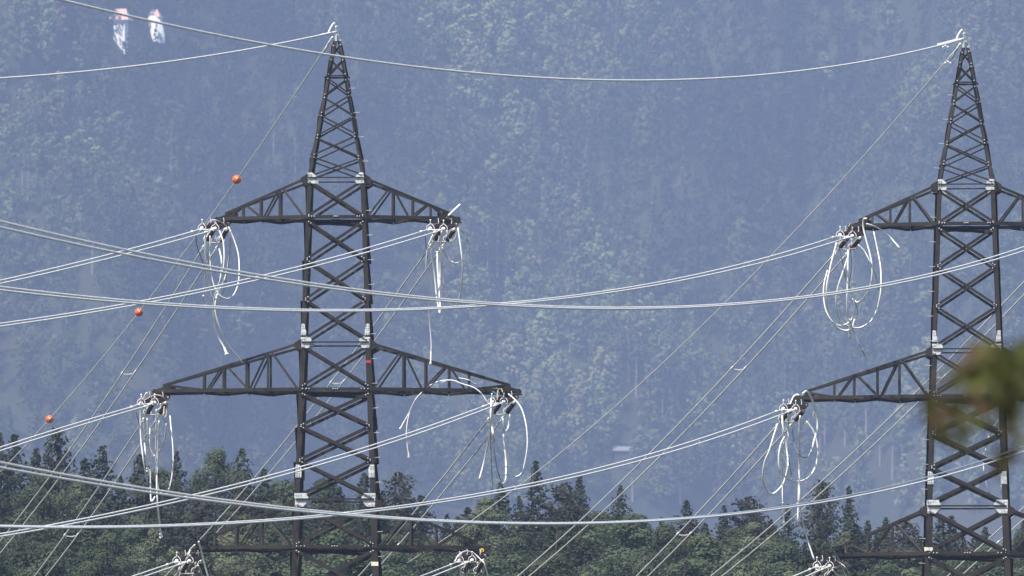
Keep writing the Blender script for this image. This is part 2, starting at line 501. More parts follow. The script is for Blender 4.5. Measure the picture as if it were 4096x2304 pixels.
# ------------------------------------------------------------------ long spans
def cable_fn(start_px, start_py, Y0, dirn, pts):
    """vertical-plane parabola through measured points: returns fn(k)->world point and inverse"""
    u0, _ = uv(start_px, start_py); X0 = u0 * Y0
    dx, dy = dirn
    rows = []; rhs = []
    ks = []
    for px, py in pts:
        u, v = uv(px, py)
        k = (u * Y0 - X0) / (dx - u * dy)
        Y = Y0 + dy * k
        rows.append([1, k, k * k]); rhs.append(CAMZ + v * Y); ks.append(k)
    A = np.array(rows); b = np.array(rhs)
    if len(pts) < 4: A = A[:, :2]
    # first point is where the cable is clamped: hold it firmly
    wts = np.ones(len(b)); wts[0] = 6
    c = np.linalg.lstsq(A * wts[:, None], b * wts, rcond=None)[0]
    if len(c) == 2: c = np.append(c, 0)
    def fn(k): return Vector((X0 + dx * k, Y0 + dy * k, float(c[0] + c[1] * k + c[2] * k * k)))
    return fn, ks
def k_at_px(fn, px, kmax, dirn, Y0, X0):
    u, _ = uv(px, 1300)
    return (u * Y0 - X0) / (dirn[0] - u * dirn[1])
DA = (-0.28, -1.0)     # towards the camera, leftwards
DB = (-0.256, 1.0)     # away from the camera, leftwards
span_fns = {}
def span(name, key, label, cat, start, Y0, dirn, pts, r, mt, group, ext=0.25):
    fn, ks = cable_fn(start[0], start[1], Y0, dirn, pts)
    kmax = max(ks) * (1 + ext); kmin = 0.0
    n = 60
    P = [fn(kmax * i / n) for i in range(n + 1)]
    m = MB(); m.tube(P, r, 8)
    o = m.build(name, M[mt], smooth=True, origin=P[0])
    tag(o, label, cat, group)
    X0 = fn(0).x
    span_fns[key] = lambda px: fn(k_at_px(fn, px, kmax, dirn, Y0, X0))
    return o

YA, YB = 372.4, 380.2
RA, RB = 0.036, 0.036
GA = 'near conductors of the twin bundles'; GB = 'far conductors of the twin bundles'
near = {
 'T1UL1': ('left pylon, upper left arm', 'outer', [(768,927),(509,1001),(265,1059.5),(0,1123)]),
 'T1UL2': ('left pylon, upper left arm', 'inner', [(821,930),(530,1012),(265,1073),(0,1136)]),
 'T1UR1': ('left pylon, upper right arm', 'outer', [(1684,927),(1474,990.6),(1236,1057),(1024,1107),(700,1179),(509,1216),(212,1263.5),(0,1295)]),
 'T1UR2': ('left pylon, upper right arm', 'inner', [(1737,930),(1474,1004),(1236,1070),(1024,1121),(700,1192),(509,1229),(212,1275),(0,1304)]),
 'T1ML1': ('left pylon, middle left arm', 'outer', [(525,1629),(265,1705.6),(130,1748),(0,1790)]),
 'T1ML2': ('left pylon, middle left arm', 'inner', [(580,1626),(265,1719),(130,1762),(0,1803.6)]),
 'T1MR1': ('left pylon, middle right arm', 'outer', [(1933,1626),(1554,1753),(1183,1873),(1024,1917.6),(742,1989),(477,2050),(212,2100),(0,2132)]),
 'T1MR2': ('left pylon, middle right arm', 'inner', [(1978,1623),(1554,1769),(1183,1888),(1024,1930),(742,2000),(477,2063),(212,2112),(0,2142)]),
 'T1LL1': ('left pylon, lower left arm', 'outer', [(668,2259),(535,2304)]),
 'T1LL2': ('left pylon, lower left arm', 'inner', [(718,2258),(583,2304)]),
 'T1LR1': ('left pylon, lower right arm', 'outer', [(1803,2259),(1686.5,2304)]),
 'T1LR2': ('left pylon, lower right arm', 'inner', [(1851,2257),(1734,2304)]),
 'T2UL1': ('right pylon, upper left arm', 'outer', [(3331,950),(3072,1025),(2790,1094),(2419,1163),(2048,1208),(1501,1243),(1236,1243),(1024,1237),(742,1219),(318,1182),(0,1144)]),
 'T2UL2': ('right pylon, upper left arm', 'inner', [(3378,955),(3072,1038),(2790,1107),(2419,1173),(2048,1217),(1501,1247),(1236,1247),(1024,1242),(742,1227),(318,1194),(0,1158)]),
 'T2UR1': ('right pylon, upper right arm', 'outer', [(4096,988),(3750,1080.7),(3496,1133.7),(3072,1197),(2790,1223),(2419,1233),(2048,1223),(1766,1200),(1395,1160),(1024,1107),(742,1043.6),(318,953.5),(0,879)]),
 'T2UR2': ('right pylon, upper right arm', 'inner', [(4096,1004),(3750,1091),(3496,1142),(3072,1204),(2790,1228),(2419,1237),(2048,1229),(1766,1208),(1395,1173),(1024,1123),(742,1062),(318,972),(0,900)]),
 'T2ML1': ('right pylon, middle left arm', 'outer', [(3105,1646),(3072,1659),(2684,1790),(2366,1875),(2048,1949),(1766,2002),(1395,2055),(1024,2084),(742,2096),(371,2106),(0,2102)]),
 'T2ML2': ('right pylon, middle left arm', 'inner', [(3153,1648),(3072,1679),(2684,1806),(2366,1888),(2048,1960),(1766,2013),(1395,2062),(1024,2091),(742,2101),(371,2110),(0,2106)]),
 'T2MR1': ('right pylon, middle right arm', 'outer', [(4096,1785),(3708,1899),(3390,1978),(3072,2034),(2790,2063),(2419,2090),(2048,2098),(1766,2087),(1395,2058),(1024,2023),(742,1981),(371,1909),(0,1846)]),
 'T2MR2': ('right pylon, middle right arm', 'inner', [(4096,1806),(3708,1912),(3390,1986),(3072,2040),(2790,2069),(2419,2094),(2048,2101),(1766,2092),(1395,2066),(1024,2034),(742,1994),(371,1925),(0,1864)]),
 'T2LL1': ('right pylon, lower left arm', 'outer', [(3239,2278),(3178,2304)]),
 'T2LL2': ('right pylon, lower left arm', 'inner', [(3289,2278),(3228,2304)]),
}
starts = {'T2UR1': (4208, 958), 'T2UR2': (4262, 960), 'T2MR1': (4450, 1655), 'T2MR2': (4500, 1653)}
for k, (where, io, pts) in near.items():
    st = starts.get(k, pts[0])
    if k in starts: pts = pts
    span('conductor_cable', 'A' + k, f"{io} cable of the twin pair running left from the {where.replace(' pylon, ', ' pylon' + chr(39) + 's ')}", 'cable', st, YA, DA, pts, RA, 'alu', GA, 0.12)
far = {
 'T1UL1': ('left pylon, upper left arm', 'outer', [(813,988),(811,1017),(699.5,1176),(562,1377),(490,1491),(466,1536),(212,1886),(0,2167)]),
 'T1UL2': ('left pylon, upper left arm', 'inner', [(866,992),(860,1012),(731,1197),(600,1395),(540,1491),(511,1536),(260,1886),(0,2212)]),
 'T1UR1': ('left pylon, upper right arm', 'outer', [(1722,983),(1705,1009),(1586,1181),(1490,1314),(1323,1525),(1225,1658),(1188,1706),(1024,1902),(848,2103),(792,2172)]),
 'T1UR2': ('left pylon, upper right arm', 'inner', [(1771,985),(1747,1025),(1628,1187),(1496,1367),(1374,1526),(1268,1663),(1183,1769),(1024,1957),(890,2103),(850,2150)]),
 'T1ML1': ('left pylon, middle left arm', 'outer', [(574,1678),(560,1708),(448,1870),(262,2137),(140,2304)]),
 'T1ML2': ('left pylon, middle left arm', 'inner', [(627,1675),(615,1700),(477,1907),(313,2135),(185,2304)]),
 'T1MR1': ('left pylon, middle right arm', 'outer', [(1953,1678),(1819,1854),(1647,2058),(1543,2182),(1488,2249),(1435,2304)]),
 'T1MR2': ('left pylon, middle right arm', 'inner', [(2010,1674),(1872,1854),(1678,2079),(1596,2177),(1533,2249),(1485,2304)]),
 'T2UL1': ('right pylon, upper left arm', 'outer', [(3342,1011),(3183,1192),(3072,1319),(2928,1473),(2869,1536),(2610,1801),(2286,2114),(2074,2304)]),
 'T2UL2': ('right pylon, upper left arm', 'inner', [(3385,1017),(3231,1197),(3072,1374),(2970,1483),(2922,1534),(2663,1806),(2345,2108),(2117,2304)]),
 'T2ML1': ('right pylon, middle left arm', 'outer', [(3107,1703),(3072,1745),(2949,1886),(2710,2132),(2549,2304)]),
 'T2ML2': ('right pylon, middle left arm', 'inner', [(3161,1703),(3072,1804),(2843,2053),(2750,2145),(2594,2304)]),
 'T2UR1': ('right pylon, upper right arm', 'outer', [(4096,1128),(3962,1266),(3725,1505),(3650,1584),(3379,1843),(3072,2116),(2843,2304)]),
 'T2UR2': ('right pylon, upper right arm', 'inner', [(4096,1179),(3777,1505),(3671,1610),(3443,1833),(3072,2153),(2890,2304)]),
 'T2MR1': ('right pylon, middle right arm', 'outer', [(4096,2029),(3928,2177),(3793,2304)]),
 'T2MR2': ('right pylon, middle right arm', 'inner', [(4096,2077),(3989,2167),(3848,2304)]),
}
startsb = {'T2UR1': (4250, 1010), 'T2UR2': (4300, 1010), 'T2MR1': (4478, 1700), 'T2MR2': (4530, 1700)}
for k, (where, io, pts) in far.items():
    st = startsb.get(k, pts[0])
    span('conductor_cable', 'B' + k, f"{io} thin cable dropping away down-left behind the {where.replace(' pylon, ', ' pylon' + chr(39) + 's ')}", 'cable', st, YB, DB, pts, RB, 'alu_dull', GB, 0.35)
span('earth_wire', 'AE1', 'grey wire running left from the tip of the left pylon towards the viewer', 'wire', (1330,130), 376.0, DA, [(1330,130),(1236,153.7),(1024,191),(742,238.5),(371,281),(0,314)], 0.042, 'alu', 'earth wires on the pylon tips', .12)
span('earth_wire', 'AE2', 'long wire sagging across the top of the photo from the right pylon tip', 'wire', (3846,159), 376.0, DA, [(3846,159),(3777,183),(3443,246),(3072,296),(2790,315),(2498,321.7),(2048,306),(1766,281),(1368,230.5),(1024,169.6),(662,95.4),(254,0)], 0.042, 'alu', 'earth wires on the pylon tips', .12)
span('earth_wire', 'BE1', 'thin wire with three orange balls dropping down-left from the tip of the left pylon', 'wire', (1318,165), 377.0, DB, [(1318,165),(1278,233),(1024,616),(946,722),(842,869),(779,948),(596,1194),(555,1249),(323,1536),(201,1674),(0,1888)], 0.028, 'alu_dull', 'earth wires on the pylon tips', .35)
span('earth_wire', 'BE2', 'thin wire dropping down-left across the photo from the tip of the right pylon', 'wire', (3830,190), 377.0, DB, [(3830,190),(3771,265),(3628,434),(3469,617),(3326,768),(3072,1038),(2896,1218),(2557,1536),(2387,1690),(2048,1960),(1872,2092),(1755,2175),(1541,2304)], 0.028, 'alu_dull', 'earth wires on the pylon tips', .2)

# marker balls
for px, lab in ((946, "topmost of the three orange balls, beside the left pylon's upper left arm"), (556, 'middle of the three orange balls on the thin wire'), (200, 'lowest of the three orange balls, near the left edge above the trees')):
    p = span_fns['BE1'](px)
    root = empty('marker_ball', p); tag(root, lab, 'marker ball', 'orange warning balls on the earth wire')
    d = (span_fns['BE1'](px - 20) - span_fns['BE1'](px + 20)).normalized()
    m = MB(); m.ball((0, 0, 0), 0.24, 24, 16, d); m.build('ball_shell', M['orange'], root, smooth=True)
    m = MB(); m.lathe((0, 0, 0), d, [(-.27, .03), (-.255, .05), (-.22, .055), (.22, .055), (.255, .05), (.27, .03)], 10)
    for s in (-1, 1):
        for q in (-1, 1):
            o = d.orthogonal().normalized() * .055 * q
            m.ball(o + d * s * .245, .022, 6, 4)
    m.build('wire_clamp', M['alu'], root)

# spacers
def spacer(k, px, lab):
    a, b = span_fns['B' + k + '1'](px), span_fns['B' + k + '2'](px + 52)
    root = empty('bundle_spacer', (a + b) / 2); tag(root, lab, 'spacer', 'spacers between the twin cables')
    c = (a + b) / 2; a = a - c; b = b - c
    m = MB(); mid = (a + b) / 2 + Vector((0, 0, -.13))
    dn = Vector((0, 0, 1))
    m.prism([a + dn * .02, a * .6 + dn * -.03, Vector((0, 0, -.05)), b * .6 + dn * -.03, b + dn * .02, b * .75 + dn * -.07, Vector((0, 0, -.11)), a * .75 + dn * -.07], (0, .05, 0))
    m.build('spacer_bar', M['galv'], root)
    for q, kk in ((a, '1'), (b, '2')):
        f = span_fns['B' + k + kk]; t = (f(px - 30) - f(px + 30)).normalized()
        m = MB()
        for i, dd in enumerate((-.22, -.10, .04, .17)):
            m.ball(q + t * dd + Vector((-.02, 0, .015)), .048 if i in (1, 2) else .036, 7, 5)
        m.build('spacer_clamp', M['alu'], root, smooth=True)
spacer('T1UL', 490, 'spacer joining the far cable pair left of the left pylon, level with its middle arm')
spacer('T1UR', 1324, 'spacer joining two cables seen through the left pylon above its middle arm')
spacer('T1ML', 263, 'spacer joining the lower left cable pair in front of the trees')
spacer('T1MR', 1543, 'spacer joining two cables just above the lower right arm of the left pylon')
spacer('T2UL', 2928, 'spacer joining the cable pair left of the right pylon against the blue hillside')
spacer('T2ML', 2710, 'spacer joining two cables in front of the trees between the pylons')
spacer('T2UR', 3727, 'spacer joining two cables beside the left leg of the right pylon')
spacer('T2MR', 3938, 'spacer joining two cables low behind the right pylon')

# ------------------------------------------------------------------ insulator strings
def horn(m, c, ax, side, r=0.11, R=0.012):
    """arcing horn: open ring round the rod with upright tail"""
    ax = ax.normalized(); e1 = Vector((0, 0, 1)); e1 = (e1 - ax * e1.dot(ax)).normalized(); e2 = ax.cross(e1)
    pts = []
    for i in range(11):
        an = math.radians(-150 + i * 27) * side
        pts.append(c + (e1 * math.cos(an) + e2 * math.sin(an)) * r)
    m.tube(pts, R, 5)
def string(root, A, C, f0, f1, par=None):
    ax = (C - A); L = ax.length; d = ax / L
    m = MB()
    p0 = A + ax * f0; p1 = A + ax * f1; rl = (p1 - p0).length
    prof = []
    n = int(rl / 0.055)
    for i in range(n):
        t = i / n * rl
        prof += [(t + .002, .075), (t + .026, .125), (t + .036, .125), (t + .05, .075)]
    m.lathe(p0, d, prof, 12); m.build('porcelain_rod', M['porcelain'], root, smooth=False)
    for e, s in ((p0, -1), (p1, 1)):
        m = MB(); m.ball(e + d * s * .07, .105, 12, 8, d); m.lathe(e + d * s * .02 - d * .02, d, [(0, .09), (.04, .09)], 10)
        m.build('end_fitting', M['alu'], root, smooth=True)
    m = MB(); m.tube([A, p0 - d * .1], .028, 6); m.box(A + d * .05, d * .07, Vector((0, 0, .06)), d.cross(Vector((0, 0, 1))) * .03)
    m.build('shackle', M['galv'], root)
    m = MB(); q = p1 + d * .1; m.tube([q, C - d * .18], .03, 6); m.build('link_rod', M['alu'], root)
    # arcing horns
    m = MB(); up = Vector((0, 0, 1))
    c = p1 + d * .05
    lat = d.cross(up).normalized()
    if lat.x > 0: lat = -lat
    m.tube(crom([c - up * .12 + lat * .06, c + lat * .20 - up * .02, c + lat * .17 + up * .13, c + lat * .02 + up * .24, c + lat * .0 + up * .40], 5), .017, 6)
    m.ball(c + up * .42, .045, 8, 6)
    m.build('arcing_horn', M['alu'], root, smooth=True)
    m = MB()
    m.tube(crom([c - up * .13 - lat * .04, c - lat * .19 - up * .03, c - lat * .17 + up * .10, c - lat * .05 + up * .25], 5), .016, 6)
    m.build('arcing_horn', M['alu'], root, smooth=True)
    m = MB(); c = p0 - d * .02
    m.tube(crom([c - up * .1, c + lat * .16, c + lat * .13 + up * .16, c + lat * .16 + up * .34], 5), .017, 6)
    m.build('arcing_horn', M['alu'], root, smooth=True)
    # dead-end clamp
    m = MB()
    m.ball(C - d * .03, .075, 10, 6, d); m.lathe(C - d * .22, d, [(0, .045), (.05, .06), (.17, .06), (.30, .05), (.42, .04)], 8)
    for q in (-.1, .05): m.box(C + d * q + Vector((0, 0, -.08)), Vector((.03, 0, 0)), Vector((0, .03, 0)), Vector((0, 0, .05)))
    m.build('tension_clamp', M['alu'], root, smooth=True)

clusters = {
 'T1UL': ('left pylon\'s upper left arm', [(866,893),(918,893)], [(768,927),(821,930)], [(813,988),(866,992)]),
 'T1UR': ('left pylon\'s upper right arm', [(1776,896),(1828,896)], [(1684,927),(1737,930)], [(1722,983),(1771,985)]),
 'T1ML': ('left pylon\'s middle left arm', [(622,1588),(674,1590)], [(525,1629),(580,1626)], [(574,1678),(627,1675)]),
 'T1MR': ('left pylon\'s middle right arm', [(2017,1586),(2069,1587)], [(1933,1626),(1978,1623)], [(1953,1678),(2010,1674)]),
 'T1LL': ('left pylon\'s lower left arm', [(764,2223),(816,2225)], [(668,2259),(718,2258)], [(712,2312),(765,2312)]),
 'T1LR': ('left pylon\'s lower right arm', [(1891,2219),(1943,2220)], [(1803,2259),(1851,2257)], [(1845,2312),(1895,2312)]),
 'T2UL': ('right pylon\'s upper left arm', [(3403,928),(3455,930)], [(3331,950),(3378,955)], [(3342,1011),(3385,1017)]),
 'T2ML': ('right pylon\'s middle left arm', [(3175,1619),(3226,1621)], [(3105,1646),(3153,1648)], [(3107,1703),(3161,1703)]),
 'T2LL': ('right pylon\'s lower left arm', [(3310,2244),(3361,2246)], [(3239,2278),(3289,2278)], [(3242,2330),(3292,2330)]),
 'T2UR': ('right pylon\'s upper right arm', [(4287,924),(4339,924)], [(4208,958),(4262,960)], [(4250,1010),(4300,1010)]),
 'T2MR': ('right pylon\'s middle right arm', [(4528,1614),(4580,1614)], [(4450,1655),(4500,1653)], [(4478,1700),(4530,1700)]),
}
for k, (where, A, C, B) in clusters.items():
    yt = 376.4 + (0.5 if k[2:] in ('UL', 'ML', 'LL') else -0.5) * (0.2 if k[1] == '1' else .6)
    for side, E, YE, f0, f1, lab in (('a', C, YA, .13, .58, 'brown insulator pair pointing towards the viewer, '), ('b', B, YB, .20, .66, 'brown insulator pair slanting down on the far side, ')):
        root = empty('insulator_string', at(*A[0], yt)); tag(root, lab + where, 'insulator', 'tension insulators on the pylons')
        o = at(*A[0], yt)
        ends = []
        for i in (0, 1):
            Pa, Pe = at(*A[i], yt + (0 if side == 'a' else .25)) - o, at(*E[i], YE) - o
            if side == 'b': Pa = Pa + Vector((0, 0, -.08))
            string(root, Pa, Pe, f0, f1); ends.append((Pa, Pe))
        m = MB()
        q0 = ends[0][0].lerp(ends[0][1], f1 + .14); q1 = ends[1][0].lerp(ends[1][1], f1 + .14)
        d = (ends[0][1] - ends[0][0]).normalized()
        m.bar(q0 - d * .05, q1 - d * .05, d, .11, Vector((0, 0, 1)), .03)
        m.build('yoke_plate', M['alu'], root)
        m = MB(); a0 = ends[0][0]; a1 = ends[1][0]
        m.box((a0 + a1) / 2 + Vector((0, 0, .07)), (a1 - a0) * .62, Vector((0, .08, 0)), Vector((0, 0, .05))); m.build('hanger_bracket', M['steel'], root)

# ------------------------------------------------------------------ loose jumper cables
OFF = {'R2': (1024, 0), 'R3': (0, 768), 'R4': (1024, 768), 'R5': (0, 1536), 'R6': (1024, 1536), 'Q2': (3072, 0), 'Q4': (3072, 768), 'Q5': (2048, 1536), 'Q6': (3072, 1536)}
GJ = 'loose cable ends hanging at the insulators'
def loose(reg, pts, label, r=.04, mt='alu', Ya=372.9, Yb=375.2, sleeve=0, name='loose_cable', cat='cable', group=GJ, bulge=0.5):
    ox, oy = OFF[reg]
    n = len(pts); P = []
    for i, (x, y) in enumerate(pts):
        t = i / max(1, n - 1)
        P.append(at(ox + x / 1.8867, oy + y / 1.8867, Ya + (Yb - Ya) * t + bulge * math.sin(t * 7 + pts[0][0])))
    C = crom(P, 7)
    o0 = C[0]
    if sleeve:
        root = empty(name, o0); tag(root, label, cat, group)
        r *= 1.02
        m = MB(); m.tube([p - o0 for p in C], r, 7); m.build('cable', M[mt], root, smooth=True)
        d = (C[-1] - C[-3]).normalized(); e = C[-1] - o0
        m = MB(); m.tube([e - d * sleeve, e + d * .03], r * 1.5, 7); m.box(e + d * .05, d * .04, d.orthogonal().normalized() * r * 1.9, d.cross(d.orthogonal()).normalized() * r * 1.4)
        m.build('end_sleeve', M['alu'], root)
    else:
        m = MB(); m.tube([p - o0 for p in C], r * 1.02, 7)
        ob = m.build(name, M[mt], smooth=True); ob.location = o0; tag(ob, label, cat, group)

U = 'under the left pylon\'s upper left arm'
loose('R3', [(1550,310),(1550,450),(1560,600),(1580,700),(1610,812),(1640,760),(1665,640),(1672,520),(1655,430)], 'white narrow cable loop ' + U)
loose('R3', [(1655,290),(1685,380),(1692,500),(1680,600),(1650,700),(1620,790),(1612,900),(1625,1020),(1650,1100),(1690,1170),(1708,1215)], 'white cable with frayed clamp end hanging lowest ' + U, sleeve=.3)
loose('R3', [(1740,290),(1738,420),(1725,520),(1700,640),(1660,730),(1622,860),(1650,1000),(1720,1150),(1835,1290)], 'white cable dangling down onto the left pylon\'s middle left arm', r=.034)
loose('R3', [(1585,330),(1585,480),(1592,600),(1610,690),(1650,770),(1710,805),(1760,780),(1795,700),(1805,600),(1800,480),(1770,370),(1725,262)], 'widest pale cable loop, on the right ' + U, r=.034, mt='alu_dull')
loose('R3', [(1475,325),(1490,420),(1520,500),(1545,600),(1542,700),(1540,800),(1549,850)], 'thin dark cable with thick white end ' + U, r=.024, mt='dark_wire', sleeve=.9)
loose('R3', [(1548,320),(1555,430),(1570,500),(1582,555)], 'short straight white cable stub ' + U, r=.045)
loose('R3', [(1738,330),(1730,500),(1710,620),(1690,740),(1630,865)], 'thin dark cable slanting to the left ' + U, r=.018, mt='dark_wire')
loose('R3', [(1560,250),(1590,215),(1640,215),(1690,240),(1722,280)], 'beige curved cable lying over the insulators of the left pylon\'s upper left arm', r=.026, mt='alu_dull', Yb=374)
loose('R3', [(1630,330),(1625,370),(1650,385),(1665,350)], 'small beige cord loop ' + U, r=.016, mt='cord')
U = 'under the left pylon\'s upper right arm'
loose('R4', [(1335,320),(1295,420),(1283,560),(1290,700),(1300,830),(1312,1000),(1322,1150),(1318,1285)], 'longest cable, reaching the middle arm, ' + U, r=.026, mt='alu_dull', sleeve=.55)
loose('R4', [(1320,430),(1345,600),(1360,760),(1385,910),(1390,860),(1378,700),(1370,560),(1368,450)], 'white narrow hairpin cable ' + U)
loose('R4', [(1400,300),(1395,420),(1390,600),(1385,780),(1387,900)], 'straight white cable ' + U, r=.038)
loose('R4', [(1275,310),(1290,470),(1310,580),(1345,700),(1365,790)], 'thin dark cable on the left ' + U, r=.02, mt='dark_wire')
loose('R4', [(1408,420),(1450,500),(1500,538),(1550,525)], 'thick white curved cable end ' + U, r=.05)
loose('R4', [(1550,524),(1585,470),(1600,410),(1585,340),(1530,265)], 'thin dark loop sticking out furthest right ' + U, r=.022, mt='dark_wire')
loose('R4', [(1523,270),(1545,420),(1558,540),(1555,680),(1540,780),(1510,850),(1490,856)], 'white cable curving down on the right ' + U, r=.036)
loose('R4', [(1480,852),(1455,830),(1430,760),(1410,620),(1390,480)], 'thin dark cable beside the straight white one ' + U, r=.02, mt='dark_wire')
loose('R4', [(1455,175),(1500,132),(1540,95)], 'short white stub pointing up right at the tip of the left pylon\'s upper right arm', r=.055)
loose('R4', [(1438,190),(1480,215),(1510,260),(1508,330),(1475,372),(1450,340),(1440,300)], 'beige cord looped at the tip of the left pylon\'s upper right arm', r=.02, mt='cord')
loose('R4', [(1345,350),(1340,400),(1365,460),(1385,420),(1380,330)], 'beige cord hanging in a small loop ' + U, r=.018, mt='cord')
U = 'under the left pylon\'s middle left arm'
loose('R5', [(1068,95),(1060,200),(1062,400),(1080,560),(1100,680),(1115,745)], 'outermost white cable thinning to a dark end ' + U, r=.036)
loose('R5', [(1105,190),(1090,280),(1088,400),(1100,540),(1115,650)], 'frayed-end white cable, second from the left ' + U, sleeve=.2)
loose('R5', [(1110,260),(1118,380),(1125,500),(1135,620),(1136,800),(1142,885),(1170,850)], 'white cable bent up into a hook ' + U, r=.036)
loose('R5', [(1180,190),(1180,320),(1175,500),(1178,650),(1190,740),(1205,810),(1245,838),(1285,760),(1305,620),(1305,480),(1290,320),(1283,240)], 'longest closed loop of cable ' + U, r=.034)
loose('R5', [(1200,280),(1192,450),(1186,600),(1183,760),(1190,900),(1200,1010),(1215,1150)], 'straight white cable hanging lowest ' + U, r=.042, sleeve=.2)
loose('R5', [(1255,300),(1240,420),(1210,490),(1170,542),(1140,500),(1128,420),(1135,290)], 'short wide loop of cable ' + U, r=.032, mt='alu_dull')
loose('R5', [(1025,200),(1060,330),(1090,430),(1112,462),(1128,420)], 'thin dark cable crossing on the left ' + U, r=.02, mt='dark_wire')
loose('R5', [(1062,110),(1090,120),(1160,85),(1215,90),(1255,130),(1262,200)], 'beige cord lying over the insulators of the left pylon\'s middle left arm', r=.022, mt='cord', Yb=374)
loose('R5', [(1082,115),(1105,68),(1130,85),(1165,130)], 'white arched cable over the insulators of the left pylon\'s middle left arm', r=.036, Yb=374)
loose('R5', [(1240,170),(1232,250),(1250,245),(1260,190)], 'beige sling hanging by the right insulator ' + U, r=.03, mt='cord')
U = 'under the left pylon\'s middle right arm'
loose('R6', [(1775,110),(1772,260),(1765,380),(1740,500),(1715,610),(1685,718)], 'white cable slanting down to the left ' + U, r=.04)
loose('R6', [(1790,130),(1782,300),(1790,380),(1799,435)], 'short thick white cable ' + U, r=.05)
loose('R6', [(1770,370),(1775,560),(1782,700),(1785,800)], 'thin straight dark cable ' + U, r=.02, mt='dark_wire')
loose('R6', [(1775,380),(1800,520),(1820,640),(1845,720),(1866,752)], 'thin dark cable joined to a thick white bend ' + U, r=.02, mt='dark_wire')
loose('R6', [(1864,752),(1884,720),(1886,600),(1880,500),(1868,380)], 'thick white upright cable ' + U, r=.046)
loose('R6', [(1866,380),(1900,560),(1940,685),(1975,695),(2010,660),(2035,560),(2048,450),(2040,320),(2010,200),(1965,130),(1905,75)], 'widest white loop of cable ' + U, r=.034)
loose('R6', [(1863,260),(1868,340),(1885,356),(1905,320),(1918,230)], 'small white cable hook ' + U, r=.042)
loose('R6', [(1745,135),(1700,70),(1640,25),(1560,0),(1480,-28),(1380,-20),(1300,20),(1250,65),(1205,115),(1170,190),(1148,260),(1136,350),(1140,450),(1153,540)], 'long cable arching back over the left pylon\'s middle right arm and hanging free', r=.028, Ya=375.2, Yb=375.6, sleeve=.12, bulge=.1)
loose('R6', [(1660,0),(1600,-32),(1500,-45),(1400,-10)], 'second white cable arched inside the left pylon\'s middle right arm', r=.022, Ya=375.6, Yb=376, bulge=.1)
loose('R6', [(1205,112),(1172,180),(1150,225),(1128,265),(1095,328)], 'short frayed cable beside the free hanging one left of the middle right arm', r=.026, mt='alu_dull', Ya=375.2, Yb=375.2, sleeve=.35, bulge=.1)
loose('R6', [(1790,60),(1830,85),(1880,115)], 'pale blue tape wound round the cables at the left pylon\'s middle right arm', r=.03, mt='tape', name='tape_binding', cat='tape')
loose('R6', [(1820,120),(1825,50),(1850,35),(1862,62)], 'beige cord arched over the insulators of the left pylon\'s middle right arm', r=.02, mt='cord', Yb=374)
loose('R5', [(1500,1190),(1520,1260),(1545,1360),(1575,1470)], 'straight white cable leaning across the left pylon\'s lower left arm', r=.046)
loose('R5', [(1470,1215),(1440,1245),(1420,1290),(1405,1340)], 'short white cable bent over the tip of the left pylon\'s lower left arm', r=.04)
loose('R5', [(1365,1370),(1345,1410),(1330,1470)], 'white cable end at the bottom edge, left of the left pylon\'s lower left arm', r=.042)
loose('R5', [(1495,1370),(1515,1410),(1528,1470)], 'white cable end at the bottom edge, under the tip of the lower left arm', r=.04)
loose('R5', [(1555,1305),(1585,1310),(1588,1345),(1570,1385)], 'thin dark curl of wire beside the left pylon\'s lower left arm', r=.016, mt='dark_wire')
loose('R5', [(1480,1340),(1465,1400),(1490,1410),(1500,1350)], 'beige cord looped under the left pylon\'s lower left arm', r=.018, mt='cord')
loose('R6', [(1545,1280),(1543,1360),(1548,1470)], 'straight white cable at the left pylon\'s lower right arm', r=.046)
loose('R6', [(1500,1340),(1530,1290),(1580,1262),(1640,1275),(1690,1320),(1725,1360),(1755,1470)], 'white cable arching over the insulators of the left pylon\'s lower right arm', r=.03)
loose('R6', [(1595,1350),(1590,1400),(1605,1470)], 'beige cord hanging at the left pylon\'s lower right arm', r=.02, mt='cord')
loose('R6', [(1697,1275),(1700,1248),(1716,1250),(1714,1268)], 'small yellow hook on the tip of the left pylon\'s lower right arm', r=.035, mt='yellow', Ya=375, Yb=375, bulge=0, name='yellow_hook', cat='hook')
U = 'under the right pylon\'s upper left arm'
loose('Q4', [(518,380),(472,560),(445,700),(443,800),(450,860),(470,950),(520,1020),(580,1046),(630,1028),(655,960)], 'thick white cable loop furthest left ' + U, r=.048)
loose('Q4', [(508,460),(545,540),(580,640),(620,730),(645,800),(652,870),(635,950),(600,990),(545,1007),(490,980),(440,900),(420,800),(422,700),(448,590)], 'thin crossing cable loop ' + U, r=.03)
loose('Q4', [(600,500),(560,620),(525,730),(515,850),(535,940),(580,1000),(650,1025),(710,1018),(780,970),(825,885)], 'thick white cable crossing right at the bottom ' + U, r=.044)
loose('Q4', [(825,885),(850,750),(852,600),(835,480),(798,300)], 'pale cable down the right side of the loops ' + U, r=.036, mt='alu_dull')
loose('Q4', [(742,200),(722,205),(718,260),(740,360),(770,470),(785,560),(782,660),(760,740),(720,800),(675,832),(640,805)], 'cable arching over the arm tip and hanging in a bow, right pylon\'s upper left arm', r=.042)
loose('Q4', [(680,398),(730,450),(780,550),(815,640),(835,740)], 'white cable falling to the right from the insulators ' + U, r=.038)
loose('Q4', [(605,440),(600,700),(600,900),(610,1000),(618,1105)], 'straight thick white cable with cut end ' + U, r=.05)
loose('Q4', [(530,400),(560,520),(600,680),(650,810),(675,900),(650,990)], 'thin dark cable running through the loops ' + U, r=.02, mt='dark_wire')
loose('Q4', [(620,400),(632,560),(610,700),(600,780)], 'thin dark cable behind the straight white one ' + U, r=.02, mt='dark_wire')
